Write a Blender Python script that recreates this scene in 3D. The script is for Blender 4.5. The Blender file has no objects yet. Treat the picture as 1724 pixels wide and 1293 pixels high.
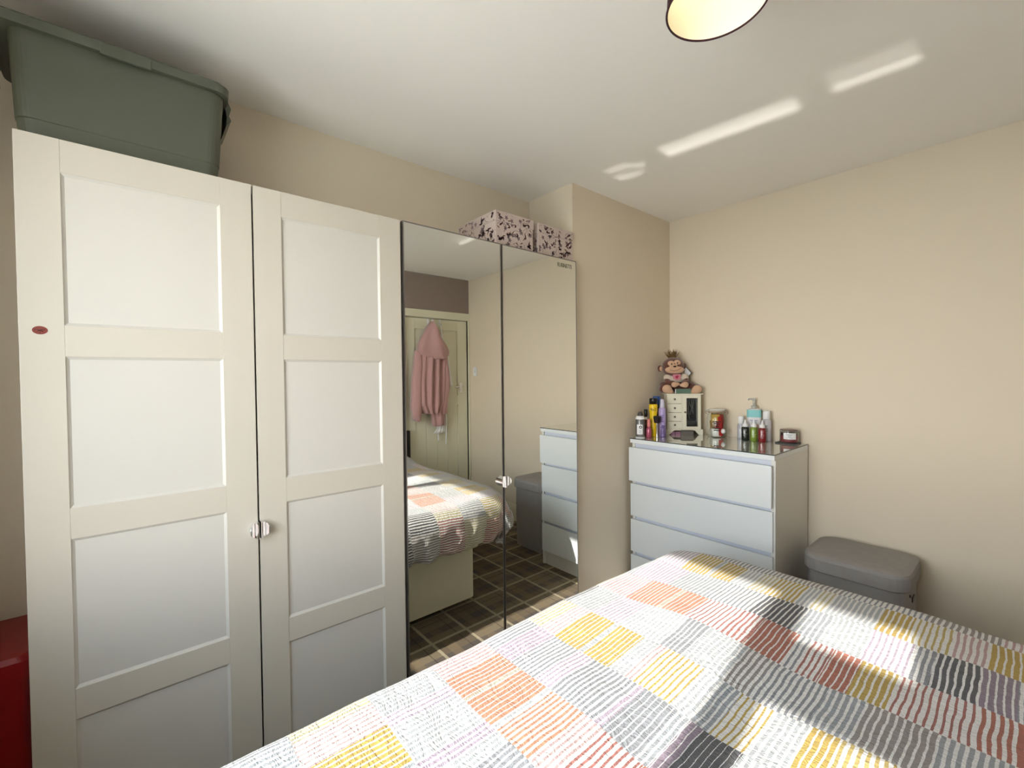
import bpy, bmesh, math, random
from mathutils import Vector, Matrix, noise

PI = math.pi
S = bpy.context.scene
COL = S.collection

# ------------------------------------------------------------------ camera
FPX = 751.43
yaw, pit, rol = 0.861651509, 0.0202302643, -0.00977116
cy, sy = math.cos(yaw), math.sin(yaw)
fw = Vector((-sy * math.cos(pit), cy * math.cos(pit), -math.sin(pit)))
rt = Vector((cy, sy, 0)); up = rt.cross(fw)
cr, sr = math.cos(rol), math.sin(rol)
rt2 = cr * rt + sr * up; up2 = -sr * rt + cr * up
cd = bpy.data.cameras.new('camera'); cam = bpy.data.objects.new('camera', cd); COL.objects.link(cam)
cd.sensor_width = 36; cd.sensor_fit = 'HORIZONTAL'; cd.lens = FPX / 1724 * 36; cd.clip_start = 0.01
m = Matrix((rt2, up2, -fw)).transposed().to_4x4(); m.translation = Vector((0, 0, 1.41))
cam.matrix_world = m
S.camera = cam

# ------------------------------------------------------------------ light
S.view_settings.view_transform = 'Standard'; S.view_settings.look = 'None'
S.view_settings.gamma = 1; S.view_settings.use_curve_mapping = False
S.view_settings.exposure = 0.68
SKY, SUN, GLINT, BULB = 11.2, 6.3, 0.011, 0.5
w = bpy.data.worlds.new('sky'); S.world = w; w.use_nodes = True
nt = w.node_tree; bg = nt.nodes['Background']; bg.inputs[1].default_value = SKY
tc = nt.nodes.new('ShaderNodeTexCoord'); sp = nt.nodes.new('ShaderNodeSeparateXYZ')
rp = nt.nodes.new('ShaderNodeValToRGB')
rp.color_ramp.elements[0].position = 0.0; rp.color_ramp.elements[0].color = (1.0, 1.0, 0.98, 1)
rp.color_ramp.elements[1].position = 0.45; rp.color_ramp.elements[1].color = (0.38, 0.47, 0.58, 1)
nt.links.new(tc.outputs['Generated'], sp.inputs[0]); nt.links.new(sp.outputs[2], rp.inputs[0])
nt.links.new(rp.outputs[0], bg.inputs[0])
SD = Vector((-0.10, 1.0, -0.63)).normalized()
sl = bpy.data.lights.new('sun', 'SUN'); sl.energy = SUN; sl.angle = math.radians(0.85); sl.color = (1, 0.975, 0.94)
so = bpy.data.objects.new('sun', sl); COL.objects.link(so); so.location = (0, -4, 5)
so.rotation_euler = SD.to_track_quat('-Z', 'Y').to_euler()
# window portal (samples the sky through the window opening)
WX0, WX1, WZ0, WZ1, WY = -1.24, 0.05, 0.90, 2.23, -0.5
pl = bpy.data.lights.new('window_portal', 'AREA'); pl.shape = 'RECTANGLE'; pl.size = WX1 - WX0; pl.size_y = WZ1 - WZ0
pl.cycles.is_portal = True
po = bpy.data.objects.new('window_portal', pl); COL.objects.link(po)
po.location = ((WX0 + WX1) / 2, WY - 0.16, (WZ0 + WZ1) / 2)
po.rotation_euler = Vector((0, 1, 0)).to_track_quat('-Z', 'Z').to_euler()
# narrow area lamps added at the sill in place of sun bounced off it
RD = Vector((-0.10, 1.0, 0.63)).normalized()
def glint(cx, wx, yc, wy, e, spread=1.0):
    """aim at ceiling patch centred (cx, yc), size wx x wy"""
    l = bpy.data.lights.new('added_sill_glint', 'AREA'); l.shape = 'RECTANGLE'; l.size = wx; l.size_y = wy * 0.53
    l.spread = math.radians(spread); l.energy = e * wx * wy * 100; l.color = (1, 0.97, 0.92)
    o = bpy.data.objects.new('added_sill_glint', l); COL.objects.link(o)
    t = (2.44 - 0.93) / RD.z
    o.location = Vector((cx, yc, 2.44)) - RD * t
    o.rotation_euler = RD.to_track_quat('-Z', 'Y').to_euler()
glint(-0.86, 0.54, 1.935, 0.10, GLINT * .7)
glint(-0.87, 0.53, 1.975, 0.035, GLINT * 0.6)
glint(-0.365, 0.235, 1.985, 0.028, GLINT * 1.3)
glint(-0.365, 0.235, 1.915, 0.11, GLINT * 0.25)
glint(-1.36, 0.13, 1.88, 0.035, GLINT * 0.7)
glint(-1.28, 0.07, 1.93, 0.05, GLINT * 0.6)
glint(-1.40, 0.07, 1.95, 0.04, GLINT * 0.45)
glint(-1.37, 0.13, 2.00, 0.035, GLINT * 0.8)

# ------------------------------------------------------------------ materials
def srgb(r, g, b):
    f = lambda c: (c / 255) / 12.92 if c / 255 <= 0.04045 else ((c / 255 + 0.055) / 1.055) ** 2.4
    return (f(r), f(g), f(b), 1)
MATS = {}
def mat(name, col, rough=0.5, metal=0, bump=0, bscale=200, var=0, vscale=5, coat=0, trans=0, emit=0, spec=0.5, stretch=None, alpha=None, sheen=0):
    if name in MATS: return MATS[name]
    M = bpy.data.materials.new(name); M.use_nodes = True; MATS[name] = M
    n = M.node_tree; b = n.nodes['Principled BSDF']
    b.inputs['Base Color'].default_value = col
    b.inputs['Roughness'].default_value = rough; b.inputs['Metallic'].default_value = metal
    b.inputs['Specular IOR Level'].default_value = spec
    b.inputs['Coat Weight'].default_value = coat; b.inputs['Transmission Weight'].default_value = trans
    b.inputs['Sheen Weight'].default_value = sheen
    if emit:
        b.inputs['Emission Color'].default_value = col; b.inputs['Emission Strength'].default_value = emit
    tcn = n.nodes.new('ShaderNodeTexCoord'); mp = n.nodes.new('ShaderNodeMapping')
    n.links.new(tcn.outputs['Object'], mp.inputs[0])
    if stretch: mp.inputs['Scale'].default_value = stretch
    if var:
        nz = n.nodes.new('ShaderNodeTexNoise'); nz.inputs['Scale'].default_value = vscale; nz.inputs['Detail'].default_value = 5
        hs = n.nodes.new('ShaderNodeMix'); hs.data_type = 'RGBA'
        n.links.new(mp.outputs[0], nz.inputs[0]); n.links.new(nz.outputs[0], hs.inputs[0])
        c = col
        hs.inputs[6].default_value = tuple(max(0, x * (1 - var)) for x in c[:3]) + (1,)
        hs.inputs[7].default_value = tuple(min(1, x * (1 + var)) for x in c[:3]) + (1,)
        n.links.new(hs.outputs[2], b.inputs['Base Color'])
    if bump:
        nb = n.nodes.new('ShaderNodeTexNoise'); nb.inputs['Scale'].default_value = bscale; nb.inputs['Detail'].default_value = 4
        bp = n.nodes.new('ShaderNodeBump'); bp.inputs['Strength'].default_value = bump; bp.inputs['Distance'].default_value = 0.002
        n.links.new(mp.outputs[0], nb.inputs[0]); n.links.new(nb.outputs[0], bp.inputs['Height'])
        n.links.new(bp.outputs[0], b.inputs['Normal'])
    return M
def glassmat(name, col=(1, 1, 1, 1), tint=0.1, rough=0.02, graze=.45, pw=4.0):
    """thin clear glass: mostly transparent, with a fresnel reflection"""
    if name in MATS: return MATS[name]
    M = bpy.data.materials.new(name); M.use_nodes = True; MATS[name] = M
    n = M.node_tree; n.nodes.remove(n.nodes['Principled BSDF']); out = n.nodes['Material Output']
    t = n.nodes.new('ShaderNodeBsdfTransparent'); t.inputs[0].default_value = tuple(1 - (1 - c) * tint for c in col[:3]) + (1,)
    g = n.nodes.new('ShaderNodeBsdfGlossy'); g.inputs['Roughness'].default_value = rough
    f0 = n.nodes.new('ShaderNodeLayerWeight'); f0.inputs[0].default_value = .5
    f1 = n.nodes.new('ShaderNodeMath'); f1.operation = 'POWER'; f1.inputs[1].default_value = pw; n.links.new(f0.outputs['Facing'], f1.inputs[0])
    f = n.nodes.new('ShaderNodeMath'); f.operation = 'MULTIPLY_ADD'; f.inputs[1].default_value = graze; f.inputs[2].default_value = .04; n.links.new(f1.outputs[0], f.inputs[0])
    mx = n.nodes.new('ShaderNodeMixShader')
    n.links.new(f.outputs[0], mx.inputs[0]); n.links.new(t.outputs[0], mx.inputs[1]); n.links.new(g.outputs[0], mx.inputs[2])
    n.links.new(mx.outputs[0], out.inputs[0])
    return M
WALL = mat('wall_paint_cream', srgb(227, 213, 189), 0.6, bump=0.15, bscale=60, var=0.015, vscale=2)
TAUPE = mat('wall_paint_taupe', srgb(150, 134, 126), 0.6, bump=0.15, bscale=60)
CEIL = mat('ceiling_paint', srgb(250, 246, 238), 0.75, bump=0.25, bscale=14, var=0.01, vscale=2)
TRIM = mat('gloss_trim', srgb(236, 230, 208), 0.3)
DOORP = mat('door_paint', srgb(235, 230, 205), 0.32, var=0.03, vscale=3)
WHITE = mat('wardrobe_white', srgb(205, 197, 181), 0.38, bump=0.03, bscale=300)
PANELW = mat('wardrobe_panel', srgb(209, 204, 193), 0.38, bump=0.03, bscale=300)
CARC = mat('carcass_white', srgb(225, 222, 215), 0.5)
DARKGAP = mat('dark_edge', srgb(70, 66, 62), 0.4)
MIRROR = mat('mirror_silver', (0.86, 0.87, 0.84, 1), 0.0, metal=1)
ALU = mat('aluminium_edge', srgb(150, 147, 142), 0.3, metal=0.9)
CHROME = mat('chrome', (0.85, 0.85, 0.86, 1), 0.08, metal=1)
MALM = mat('dresser_white', srgb(228, 231, 230), 0.3, bump=0.02, bscale=300)
MALMS = mat('dresser_side', srgb(226, 223, 214), 0.35)
BLACK = mat('black_plastic', srgb(22, 20, 20), 0.35)
WPLAS = mat('white_plastic', srgb(238, 238, 236), 0.35)

# ------------------------------------------------------------------ helpers
def link(name, bm, m, parent=None, smooth=False, mods=None):
    me = bpy.data.meshes.new(name)
    bmesh.ops.recalc_face_normals(bm, faces=bm.faces)
    bm.to_mesh(me); bm.free()
    if m is not None:
        for k in (m if isinstance(m, (list, tuple)) else [m]): me.materials.append(k)
    if smooth:
        for p in me.polygons: p.use_smooth = True
    o = bpy.data.objects.new(name, me); COL.objects.link(o)
    if parent is not None: o.parent = parent
    return o
def box(bm, x0, x1, y0, y1, z0, z1, bev=0, seg=2):
    t = bmesh.new()
    bmesh.ops.create_cube(t, size=1)
    for v in t.verts:
        v.co = Vector(((x0 + x1) / 2 + v.co.x * (x1 - x0), (y0 + y1) / 2 + v.co.y * (y1 - y0), (z0 + z1) / 2 + v.co.z * (z1 - z0)))
    if bev: bmesh.ops.bevel(t, geom=t.edges[:], offset=bev, segments=seg, profile=0.7, affect='EDGES')
    merge(bm, t); return bm
def merge(bm, t, M=None):
    mp = {}
    for v in t.verts: mp[v] = bm.verts.new(M @ v.co if M else v.co)
    for f in t.faces:
        try:
            nf = bm.faces.new([mp[v] for v in f.verts]); nf.material_index = f.material_index; nf.smooth = f.smooth
        except ValueError: pass
    t.free()
def lathe(bm, prof, cx=0, cy=0, n=32, cap=True):
    rings = []
    for r, z in prof:
        rings.append([bm.verts.new((cx + r * math.cos(2 * PI * i / n), cy + r * math.sin(2 * PI * i / n), z)) for i in range(n)])
    for a, b in zip(rings, rings[1:]):
        for i in range(n): bm.faces.new((a[i], a[(i + 1) % n], b[(i + 1) % n], b[i]))
    if cap:
        if prof[0][0] > 1e-5: bm.faces.new(rings[0][::-1])
        if prof[-1][0] > 1e-5: bm.faces.new(rings[-1])
    bmesh.ops.remove_doubles(bm, verts=bm.verts[:], dist=1e-6)
    return bm
def ell(bm, c, r, n=20, M=None):
    t = bmesh.new(); bmesh.ops.create_uvsphere(t, u_segments=n, v_segments=max(8, n // 2), radius=1)
    for v in t.verts: v.co = Vector((v.co.x * r[0], v.co.y * r[1], v.co.z * r[2]))
    T = Matrix.Translation(Vector(c)) @ (M if M else Matrix.Identity(4))
    merge(bm, t, T); return bm
def prism(bm, pts, a0, a1, axis='z'):
    """extrude 2-D outline pts along axis"""
    def P(p, a):
        return {'z': (p[0], p[1], a), 'y': (p[0], a, p[1]), 'x': (a, p[0], p[1])}[axis]
    A = [bm.verts.new(P(p, a0)) for p in pts]; B = [bm.verts.new(P(p, a1)) for p in pts]
    bm.faces.new(A); bm.faces.new(B[::-1])
    for i in range(len(pts)): bm.faces.new((A[i], B[i], B[(i + 1) % len(pts)], A[(i + 1) % len(pts)]))
    return bm
def tube(bm, pts, r, n=8):
    pts = [Vector(p) for p in pts]; rings = []
    rr = r if isinstance(r, (list, tuple)) else [r] * len(pts)
    for i, p in enumerate(pts):
        d = (pts[min(i + 1, len(pts) - 1)] - pts[max(i - 1, 0)]).normalized()
        q = d.to_track_quat('Z', 'Y')
        rings.append([bm.verts.new(p + q @ Vector((rr[i] * math.cos(2 * PI * k / n), rr[i] * math.sin(2 * PI * k / n), 0))) for k in range(n)])
    for a, b in zip(rings, rings[1:]):
        for k in range(n): bm.faces.new((a[k], a[(k + 1) % n], b[(k + 1) % n], b[k]))
    bm.faces.new(rings[0][::-1]); bm.faces.new(rings[-1]); return bm
def rrect(x0, x1, y0, y1, r, n=8):
    out = []
    for cx, cy_, a in ((x1 - r, y1 - r, 0), (x0 + r, y1 - r, PI / 2), (x0 + r, y0 + r, PI), (x1 - r, y0 + r, 1.5 * PI)):
        for i in range(n + 1):
            t = a + PI / 2 * i / n; out.append((cx + r * math.cos(t), cy_ + r * math.sin(t)))
    return out
def loft(bm, secs):
    """secs: list of (outline, z)"""
    rings = [[bm.verts.new((p[0], p[1], z)) for p in o] for o, z in secs]
    for a, b in zip(rings, rings[1:]):
        k = len(a)
        for i in range(k): bm.faces.new((a[i], a[(i + 1) % k], b[(i + 1) % k], b[i]))
    bm.faces.new(rings[0][::-1]); bm.faces.new(rings[-1]); return bm
def tag(o, label, cat, group=None):
    o['label'] = label; o['category'] = cat
    if group: o['group'] = group
    return o
def thing(name, label, cat, loc=(0, 0, 0), rotz=0, group=None):
    o = bpy.data.objects.new(name, None); COL.objects.link(o); o.empty_display_size = 0.05
    o.location = loc; o.rotation_euler = (0, 0, rotz)
    return tag(o, label, cat, group)
def struct(name, bm, m, parent=None):
    o = link(name, bm, m, parent)
    if parent is None: o['kind'] = 'structure'
    return o
def B(*a, **k): return box(bmesh.new(), *a, **k)
def text_bm(s, size, depth=0.0004):
    c = bpy.data.curves.new('t', 'FONT'); c.body = s; c.size = size; c.extrude = depth; c.align_x = 'CENTER'; c.align_y = 'CENTER'
    c.resolution_u = 3
    o = bpy.data.objects.new('t', c); COL.objects.link(o)
    me = o.to_mesh(); b = bmesh.new(); b.from_mesh(me); o.to_mesh_clear()
    bpy.data.objects.remove(o); bpy.data.curves.remove(c)
    return b

# ------------------------------------------------------------------ room shell
XB, XR, YF, YN, H = -1.96, 0.83, 2.82, -0.5, 2.44    # back wall, right wall, far wall, window wall, ceiling
struct('ceiling', B(XB - .1, XR + .1, YN - .3, YF + .1, H, H + .1), CEIL)
struct('wall_back', B(XB - .1, XB, YN, YF + .1, 0, H), WALL)
struct('wall_chimney_breast', B(XB, -1.62, 1.83, YF, 0, H), WALL)
struct('wall_far', B(XB, XR, YF, YF + .1, 0, H), WALL)
wn = bmesh.new()
box(wn, XB - .1, WX0, YN - .25, YN, 0, H); box(wn, WX1, XR + .1, YN - .25, YN, 0, H)
box(wn, WX0, WX1, YN - .25, YN, 0, WZ0 - .02); box(wn, WX0, WX1, YN - .25, YN, WZ1, H)
struct('wall_window_side', wn, WALL)
# right wall with a doorway recess; unseen slab added behind to block light leaks
DY0, DY1, DZ = 2.055, 2.800, 2.0
wr = bmesh.new()
box(wr, XR, XR + .1, YN - .25, DY0, 0, H); box(wr, XR, XR + .1, DY0, DY1, DZ, H); box(wr, XR, XR + .1, DY1, YF + .1, 0, H); box(wr, XR + .055, XR + .1, DY0 - .01, DY1 + .01, 0, DZ + .01)
struct('wall_right', wr, TAUPE)
# outdoors ground far below the window
struct('ground', B(-40, 40, -60, YN - .4, -3.2, -3.0), mat('outdoor_ground', srgb(226, 220, 206), 0.9, var=.2, vscale=.5))

# plaid carpet
CP = bpy.data.materials.new('plaid_carpet'); CP.use_nodes = True
n = CP.node_tree; bs = n.nodes['Principled BSDF']; bs.inputs['Roughness'].default_value = 0.95; bs.inputs['Specular IOR Level'].default_value = 0.1
L = n.links.new
def nd(t, **k):
    x = n.nodes.new(t)
    for a, b in k.items(): setattr(x, a, b)
    return x
def mth(op, a, b=None, c=None, tree=None):
    tr = tree or n
    x = tr.nodes.new('ShaderNodeMath'); x.operation = op
    for i, v in enumerate((a, b, c)):
        if v is None: continue
        if isinstance(v, (int, float)): x.inputs[i].default_value = v
        else: tr.links.new(v, x.inputs[i])
    return x.outputs[0]
def mixc(fac, a, b, tree=None, mode='MIX'):
    tr = tree or n
    x = tr.nodes.new('ShaderNodeMix'); x.data_type = 'RGBA'; x.blend_type = mode
    for i, v in ((0, fac), (6, a), (7, b)):
        if isinstance(v, (int, float, tuple)): x.inputs[i].default_value = v
        else: tr.links.new(v, x.inputs[i])
    return x.outputs[2]
tcn = nd('ShaderNodeTexCoord'); sx = nd('ShaderNodeSeparateXYZ'); L(tcn.outputs['Object'], sx.inputs[0])
nz = nd('ShaderNodeTexNoise'); nz.inputs['Scale'].default_value = 60; nz.inputs['Detail'].default_value = 3
L(tcn.outputs['Object'], nz.inputs[0]); wob = mth('MULTIPLY', mth('SUBTRACT', nz.outputs[0], 0.5), 0.03)
def cell(src, o, per): return mth('FRACT', mth('ADD', mth('DIVIDE', mth('SUBTRACT', src, o), per), wob))
def cellid(src, o, per): return mth('FLOOR', mth('DIVIDE', mth('SUBTRACT', src, o), per))
def band(f, a, b): return mth('MULTIPLY', mth('GREATER_THAN', f, a), mth('LESS_THAN', f, b))
fx = cell(sx.outputs[0], -0.90 - .006, .234); fy = cell(sx.outputs[1], 2.045 - .006, .217)
par = mth('ABSOLUTE', mth('MODULO', mth('ADD', cellid(sx.outputs[0], -0.906, .234), cellid(sx.outputs[1], 2.039, .217)), 2))
base = mixc(par, srgb(104, 92, 76), srgb(122, 109, 90))
h1 = band(fx, .28, .52); h2 = band(fy, .25, .5)
base = mixc(mth('MULTIPLY', h1, .55), base, srgb(74, 72, 76)); base = mixc(mth('MULTIPLY', h2, .5), base, srgb(128, 110, 86))
fine = mth('MAXIMUM', band(fx, .76, .785), band(fy, .76, .785))
base = mixc(mth('MULTIPLY', fine, .6), base, srgb(60, 52, 44))
ln = mth('MAXIMUM', band(fx, 0, .075), band(fy, 0, .075))
base = mixc(mth('MULTIPLY', ln, .62), base, srgb(186, 174, 146))
n2 = nd('ShaderNodeTexNoise'); n2.inputs['Scale'].default_value = 350; n2.inputs['Detail'].default_value = 4; L(tcn.outputs['Object'], n2.inputs[0])
base = mixc(0.35, base, mixc(n2.outputs[0], (0, 0, 0, 1), (1, 1, 1, 1)), mode='OVERLAY')
L(base, bs.inputs['Base Color'])
bp = nd('ShaderNodeBump'); bp.inputs['Strength'].default_value = .6; bp.inputs['Distance'].default_value = .004
L(n2.outputs[0], bp.inputs['Height']); L(bp.outputs[0], bs.inputs['Normal'])
struct('floor', B(XB, XR, YN, YF, -0.1, 0), CP)

# skirting boards
def skirt(name, x0, x1, y0, y1, ax):
    b = bmesh.new(); box(b, x0, x1, y0, y1, 0, .125, .003)
    if ax == 'x': box(b, x0, x1, y0 + .006, y1, .125, .16, .004)
    else: box(b, x0 + (.006 if ax == 'r' else 0), x1 - (.006 if ax == 'l' else 0), y0, y1, .125, .16, .004)
    struct(name, b, TRIM)
skirt('baseboard_far', -1.62, XR, YF - .018, YF, 'x')
skirt('baseboard_chimney_breast', -1.62, -1.602, 1.835, YF - .018, 'l')
skirt('baseboard_right', XR - .018, XR, YN, 1.99, 'r')
skirt('baseboard_window_side', -1.96, XR, YN, YN + .018, 'x')

# window: frame, mullions, transom, sill, panes
b = bmesh.new(); box(b, WX0 - .10, WX1 + .06, YN - .20, YN + .085, WZ0 - .03, WZ0, .006)
struct('trim_window_sill', b, mat('gloss_sill', srgb(238, 238, 234), 0.08, coat=.5))
wf = B(WX0, WX0 + .045, YN - .12, YN - .05, WZ0, WZ1, .004); win = struct('window_1', wf, WPLAS)
def wpart(name, *a): return link(name, B(*a, .004), WPLAS, win)
wpart('frame_side', WX1 - .03, WX1, YN - .12, YN - .05, WZ0, WZ1)
wpart('frame_head', WX0, WX1, YN - .12, YN - .05, 2.10, WZ1)
wpart('frame_foot', WX0, WX1, YN - .12, YN - .05, WZ0, WZ0 + .03)
wpart('mullion', -.325, -.235, YN - .12, YN - .05, WZ0, WZ1)
wpart('transom', -.235, WX1, YN - .12, YN - .05, 1.731, 1.895)
GL = glassmat('window_glass', (1, 1, 1, 1), 0, 0.0, .92, 2.4)
for a, c, z0, z1 in ((WX0 + .045, -.325, WZ0 + .03, 2.10), (-.235, WX1 - .03, WZ0 + .03, 1.731), (-.235, WX1 - .03, 1.895, 2.10)):
    link('pane', B(a, c, YN - .09, YN - .086, z0, z1), GL, win)

# door (seen in the mirror)
leaf = bmesh.new()
X0, X1 = XR + .012, XR + .047
def dbx(y0, y1, z0, z1, x0=X0): box(leaf, x0, X1, y0, y1, z0, z1, .002)
dbx(DY0 + .003, 2.165, .01, DZ - .008); dbx(2.674, DY1 - .003, .01, DZ - .008)
dbx(2.165, 2.674, 1.885, DZ - .008); dbx(2.165, 2.674, 1.10, 1.20); dbx(2.165, 2.674, .01, .2)
door = struct('door_1', leaf, DOORP)
link('panel', B(X0 + .010, X1 - .005, 2.16, 2.68, 1.19, 1.89, .002), DOORP, door)
ny = 4
for i in range(ny):
    a = 2.165 + i * (.509 / ny)
    link('plank', B(X0 + .009, X1 - .005, a + .001, a + .509 / ny - .001, .195, 1.105, .004), DOORP, door)
link('handle_plate', B(X0 - .005, X0, 2.695, 2.735, 1.225, 1.335, .003), CHROME, door)
hb = bmesh.new(); tube(hb, [(X0 - .004, 2.715, 1.285), (X0 - .04, 2.715, 1.285), (X0 - .045, 2.69, 1.285), (X0 - .045, 2.62, 1.287)], .008)
link('handle', hb, CHROME, door, smooth=True)
for z in (1.84, .35): link('hinge', B(X0 - .006, X0 + .001, DY0 - .008, DY0 + .012, z - .05, z + .05, .002), CHROME, door)
arch = bmesh.new()
box(arch, XR - .018, XR, DY0 - .065, DY0, 0, DZ + .075, .004); box(arch, XR - .018, XR, DY0, YF - .001, DZ, DZ + .075, .004)
box(arch, XR - .018, XR, DY1 + .001, YF - .001, 0, DZ, .003); box(arch, XR + .0, XR + .1, DY1, DY1 + .004, 0, DZ); box(arch, XR, XR + .1, DY0 - .002, DY0, 0, DZ); box(arch, XR, XR + .1, DY0, DY1, DZ - .003, DZ)
struct('trim_door_frame', arch, DOORP)

# ------------------------------------------------------------------ wardrobes
DX = -1.585            # plane of the door faces
WTOP = 2.01
def carcass(parent, y0, y1, x1):
    for nm, a in (('side_panel', (XB + .005, x1, y0, y0 + .018, .0, WTOP - .001)), ('side_panel', (XB + .005, x1, y1 - .018, y1, .0, WTOP - .001)),
                  ('top_panel', (XB + .005, x1, y0 + .018, y1 - .018, WTOP - .025, WTOP - .001)), ('bottom_panel', (XB + .005, x1, y0 + .018, y1 - .018, .06, .08)),
                  ('plinth', (x1 - .03, x1 - .015, y0 + .018, y1 - .018, 0, .06)), ('back_panel', (XB + .006, XB + .012, y0 + .018, y1 - .018, .08, WTOP - .025))):
        link(nm, B(*a), CARC, parent)
def knob(parent, yc, zc, side, r=.026):
    """half-round chrome knob against the door's edge; side=-1 left door, +1 right door"""
    b = bmesh.new(); N = 14; K = 10
    hs = lambda t: .010 + .012 * (0.5 + 0.5 * math.cos(2 * PI * t)) + .003 * t
    grid = []
    for i in range(K + 1):
        t = i / K; w = t * r
        hz = math.sqrt(max(r * r - w * w, 0)) * (1 if t < 1 else 0.0) + .0005
        if i == K: hz = r * .18
        grid.append((yc + side * (w + .002), hz, hs(t)))
    rows = []
    for y, hz, h in grid:
        rows.append([b.verts.new((DX + (0 if j in (0, 3) else h), y, zc + (-hz if j < 2 else hz))) for j in range(4)])
    for a, c in zip(rows, rows[1:]):
        for j in range(3): b.faces.new((a[j], a[j + 1], c[j + 1], c[j]))
    b.faces.new(rows[0]); b.faces.new(rows[-1][::-1])
    bmesh.ops.bevel(b, geom=[e for e in b.edges], offset=.0006, segments=1, affect='EDGES')
    return link('knob', b, CHROME, parent)
ws = thing('wardrobe', 'tall white wardrobe with two doors of four recessed panels each', 'wardrobe', (XB + .18, .302, 0))
def rel(p): return (-p[0], -p[1], -p[2])
def unit(root):
    """children below are modelled in world coordinates; shift them into the root's frame"""
    bpy.context.view_layer.update()
    def fix(o):
        for c in o.children:
            if c.parent == root: c.location = (-root.location.x, -root.location.y, -root.location.z)
    fix(root)
carcass(ws, -.199, .803, DX - .018)
RZ = [(1.927, 2.009), (1.467, 1.546), (1.003, 1.082), (.539, .617), (.07, .155)]
PZ = [(1.546, 1.927), (1.082, 1.467), (.617, 1.003), (.155, .539)]
def framed_door(y0, y1, handle):
    d = link('door', B(DX - .018, DX - .010, y0 + .0005, y1 - .0005, .07, 2.009), WHITE, ws)
    for a, c in ((y0, y0 + .079), (y1 - .083, y1)):
        link('stile', B(DX - .010, DX, a, c, .07, 2.009, .0012), WHITE, d)
    for z0, z1 in RZ: link('rail', B(DX - .010, DX - .0005, y0 + .079, y1 - .083, z0, z1, .0012), WHITE, d)
    for z0, z1 in PZ:
        b = bmesh.new()
        ya, yb = y0 + .079, y1 - .083; e = .007
        o = [(ya, z0), (yb, z0), (yb, z1), (ya, z1)]; i = [(ya + e, z0 + e), (yb - e, z0 + e), (yb - e, z1 - e), (ya + e, z1 - e)]
        vo = [b.verts.new((DX - .0025, *p)) for p in o]; vi = [b.verts.new((DX - .0075, *p)) for p in i]; vb = [b.verts.new((DX - .010, *p)) for p in o]
        b.faces.new(vi); b.faces.new(vb[::-1])
        for k in range(4):
            b.faces.new((vo[k], vo[(k + 1) % 4], vi[(k + 1) % 4], vi[k])); b.faces.new((vo[k], vb[k], vb[(k + 1) % 4], vo[(k + 1) % 4]))
        link('panel', b, PANELW, d)
    knob(d, .302, .932, handle)
    return d
d1 = framed_door(-.199, .2995, -1); d2 = framed_door(.3045, .801, 1)
st = bmesh.new(); t = bmesh.new(); lathe(t, [(.0135, 0), (.0135, .0008)], n=28)
merge(st, t, Matrix.Translation((DX, -.163, 1.531)) @ Matrix.Rotation(PI / 2, 4, 'Y') @ Matrix.Scale(.75, 4, (1, 0, 0)))
sk = link('sticker', st, mat('sticker_red_brown', srgb(128, 48, 30), .5), d1); sk['label'] = 'small oval red-brown sticker'
fm = bmesh.new()
for a in (.6, -.6):
    tube(fm, [(DX + .001, -.163 - .006 * math.cos(a), 1.531 - .005 * math.sin(a)), (DX + .001, -.163 + .006 * math.cos(a), 1.531 + .005 * math.sin(a))], .0008, 5)
for c in ((-.171, 1.533), (-.155, 1.533), (-.163, 1.525)): ell(fm, (DX + .001, *c), (.0006, .0012, .0012), 8)
f0 = link('sticker_print', fm, mat('sticker_dark', srgb(60, 22, 16), .5), d1)
unit(ws)
wm = thing('mirrored_wardrobe', 'tall wardrobe with two full height mirror doors next to the white panelled doors', 'wardrobe', (XB + .18, 1.31, 0))
carcass(wm, .808, 1.82, DX - .020)
def mdoor(y0, y1, side):
    b = bmesh.new(); e = .0045
    for a in ((y0, y0 + e, .07, 2.01), (y1 - e, y1, .07, 2.01), (y0 + e, y1 - e, 2.01 - e, 2.01), (y0 + e, y1 - e, .07, .07 + e)):
        box(b, DX - .020, DX + .001, *a)
    d = link('door', b, ALU, wm)
    link('door_back', B(DX - .019, DX - .006, y0 + e, y1 - e, .07 + e, 2.01 - e), CARC, d)
    link('mirror_pane', B(DX - .005, DX, y0 + e, y1 - e, .07 + e, 2.01 - e), MIRROR, d)
    knob(d, 1.303, .921, side)
    return d
m1 = mdoor(.812, 1.300, -1); m2 = mdoor(1.306, 1.818, 1)
tb = text_bm('RUBINETTI', .030, .0004); b = bmesh.new()
merge(b, tb, Matrix.Translation((DX + .0006, 1.727, 1.973)) @ Matrix(((0, 0, 1, 0), (.74, 0, 0, 0), (0, 1, 0, 0), (0, 0, 0, 1))))
lg = link('lettering', b, mat('etched_lettering', srgb(112, 108, 86), .6), m2); lg['label'] = 'small grey maker lettering in the top corner'
unit(wm)

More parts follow.
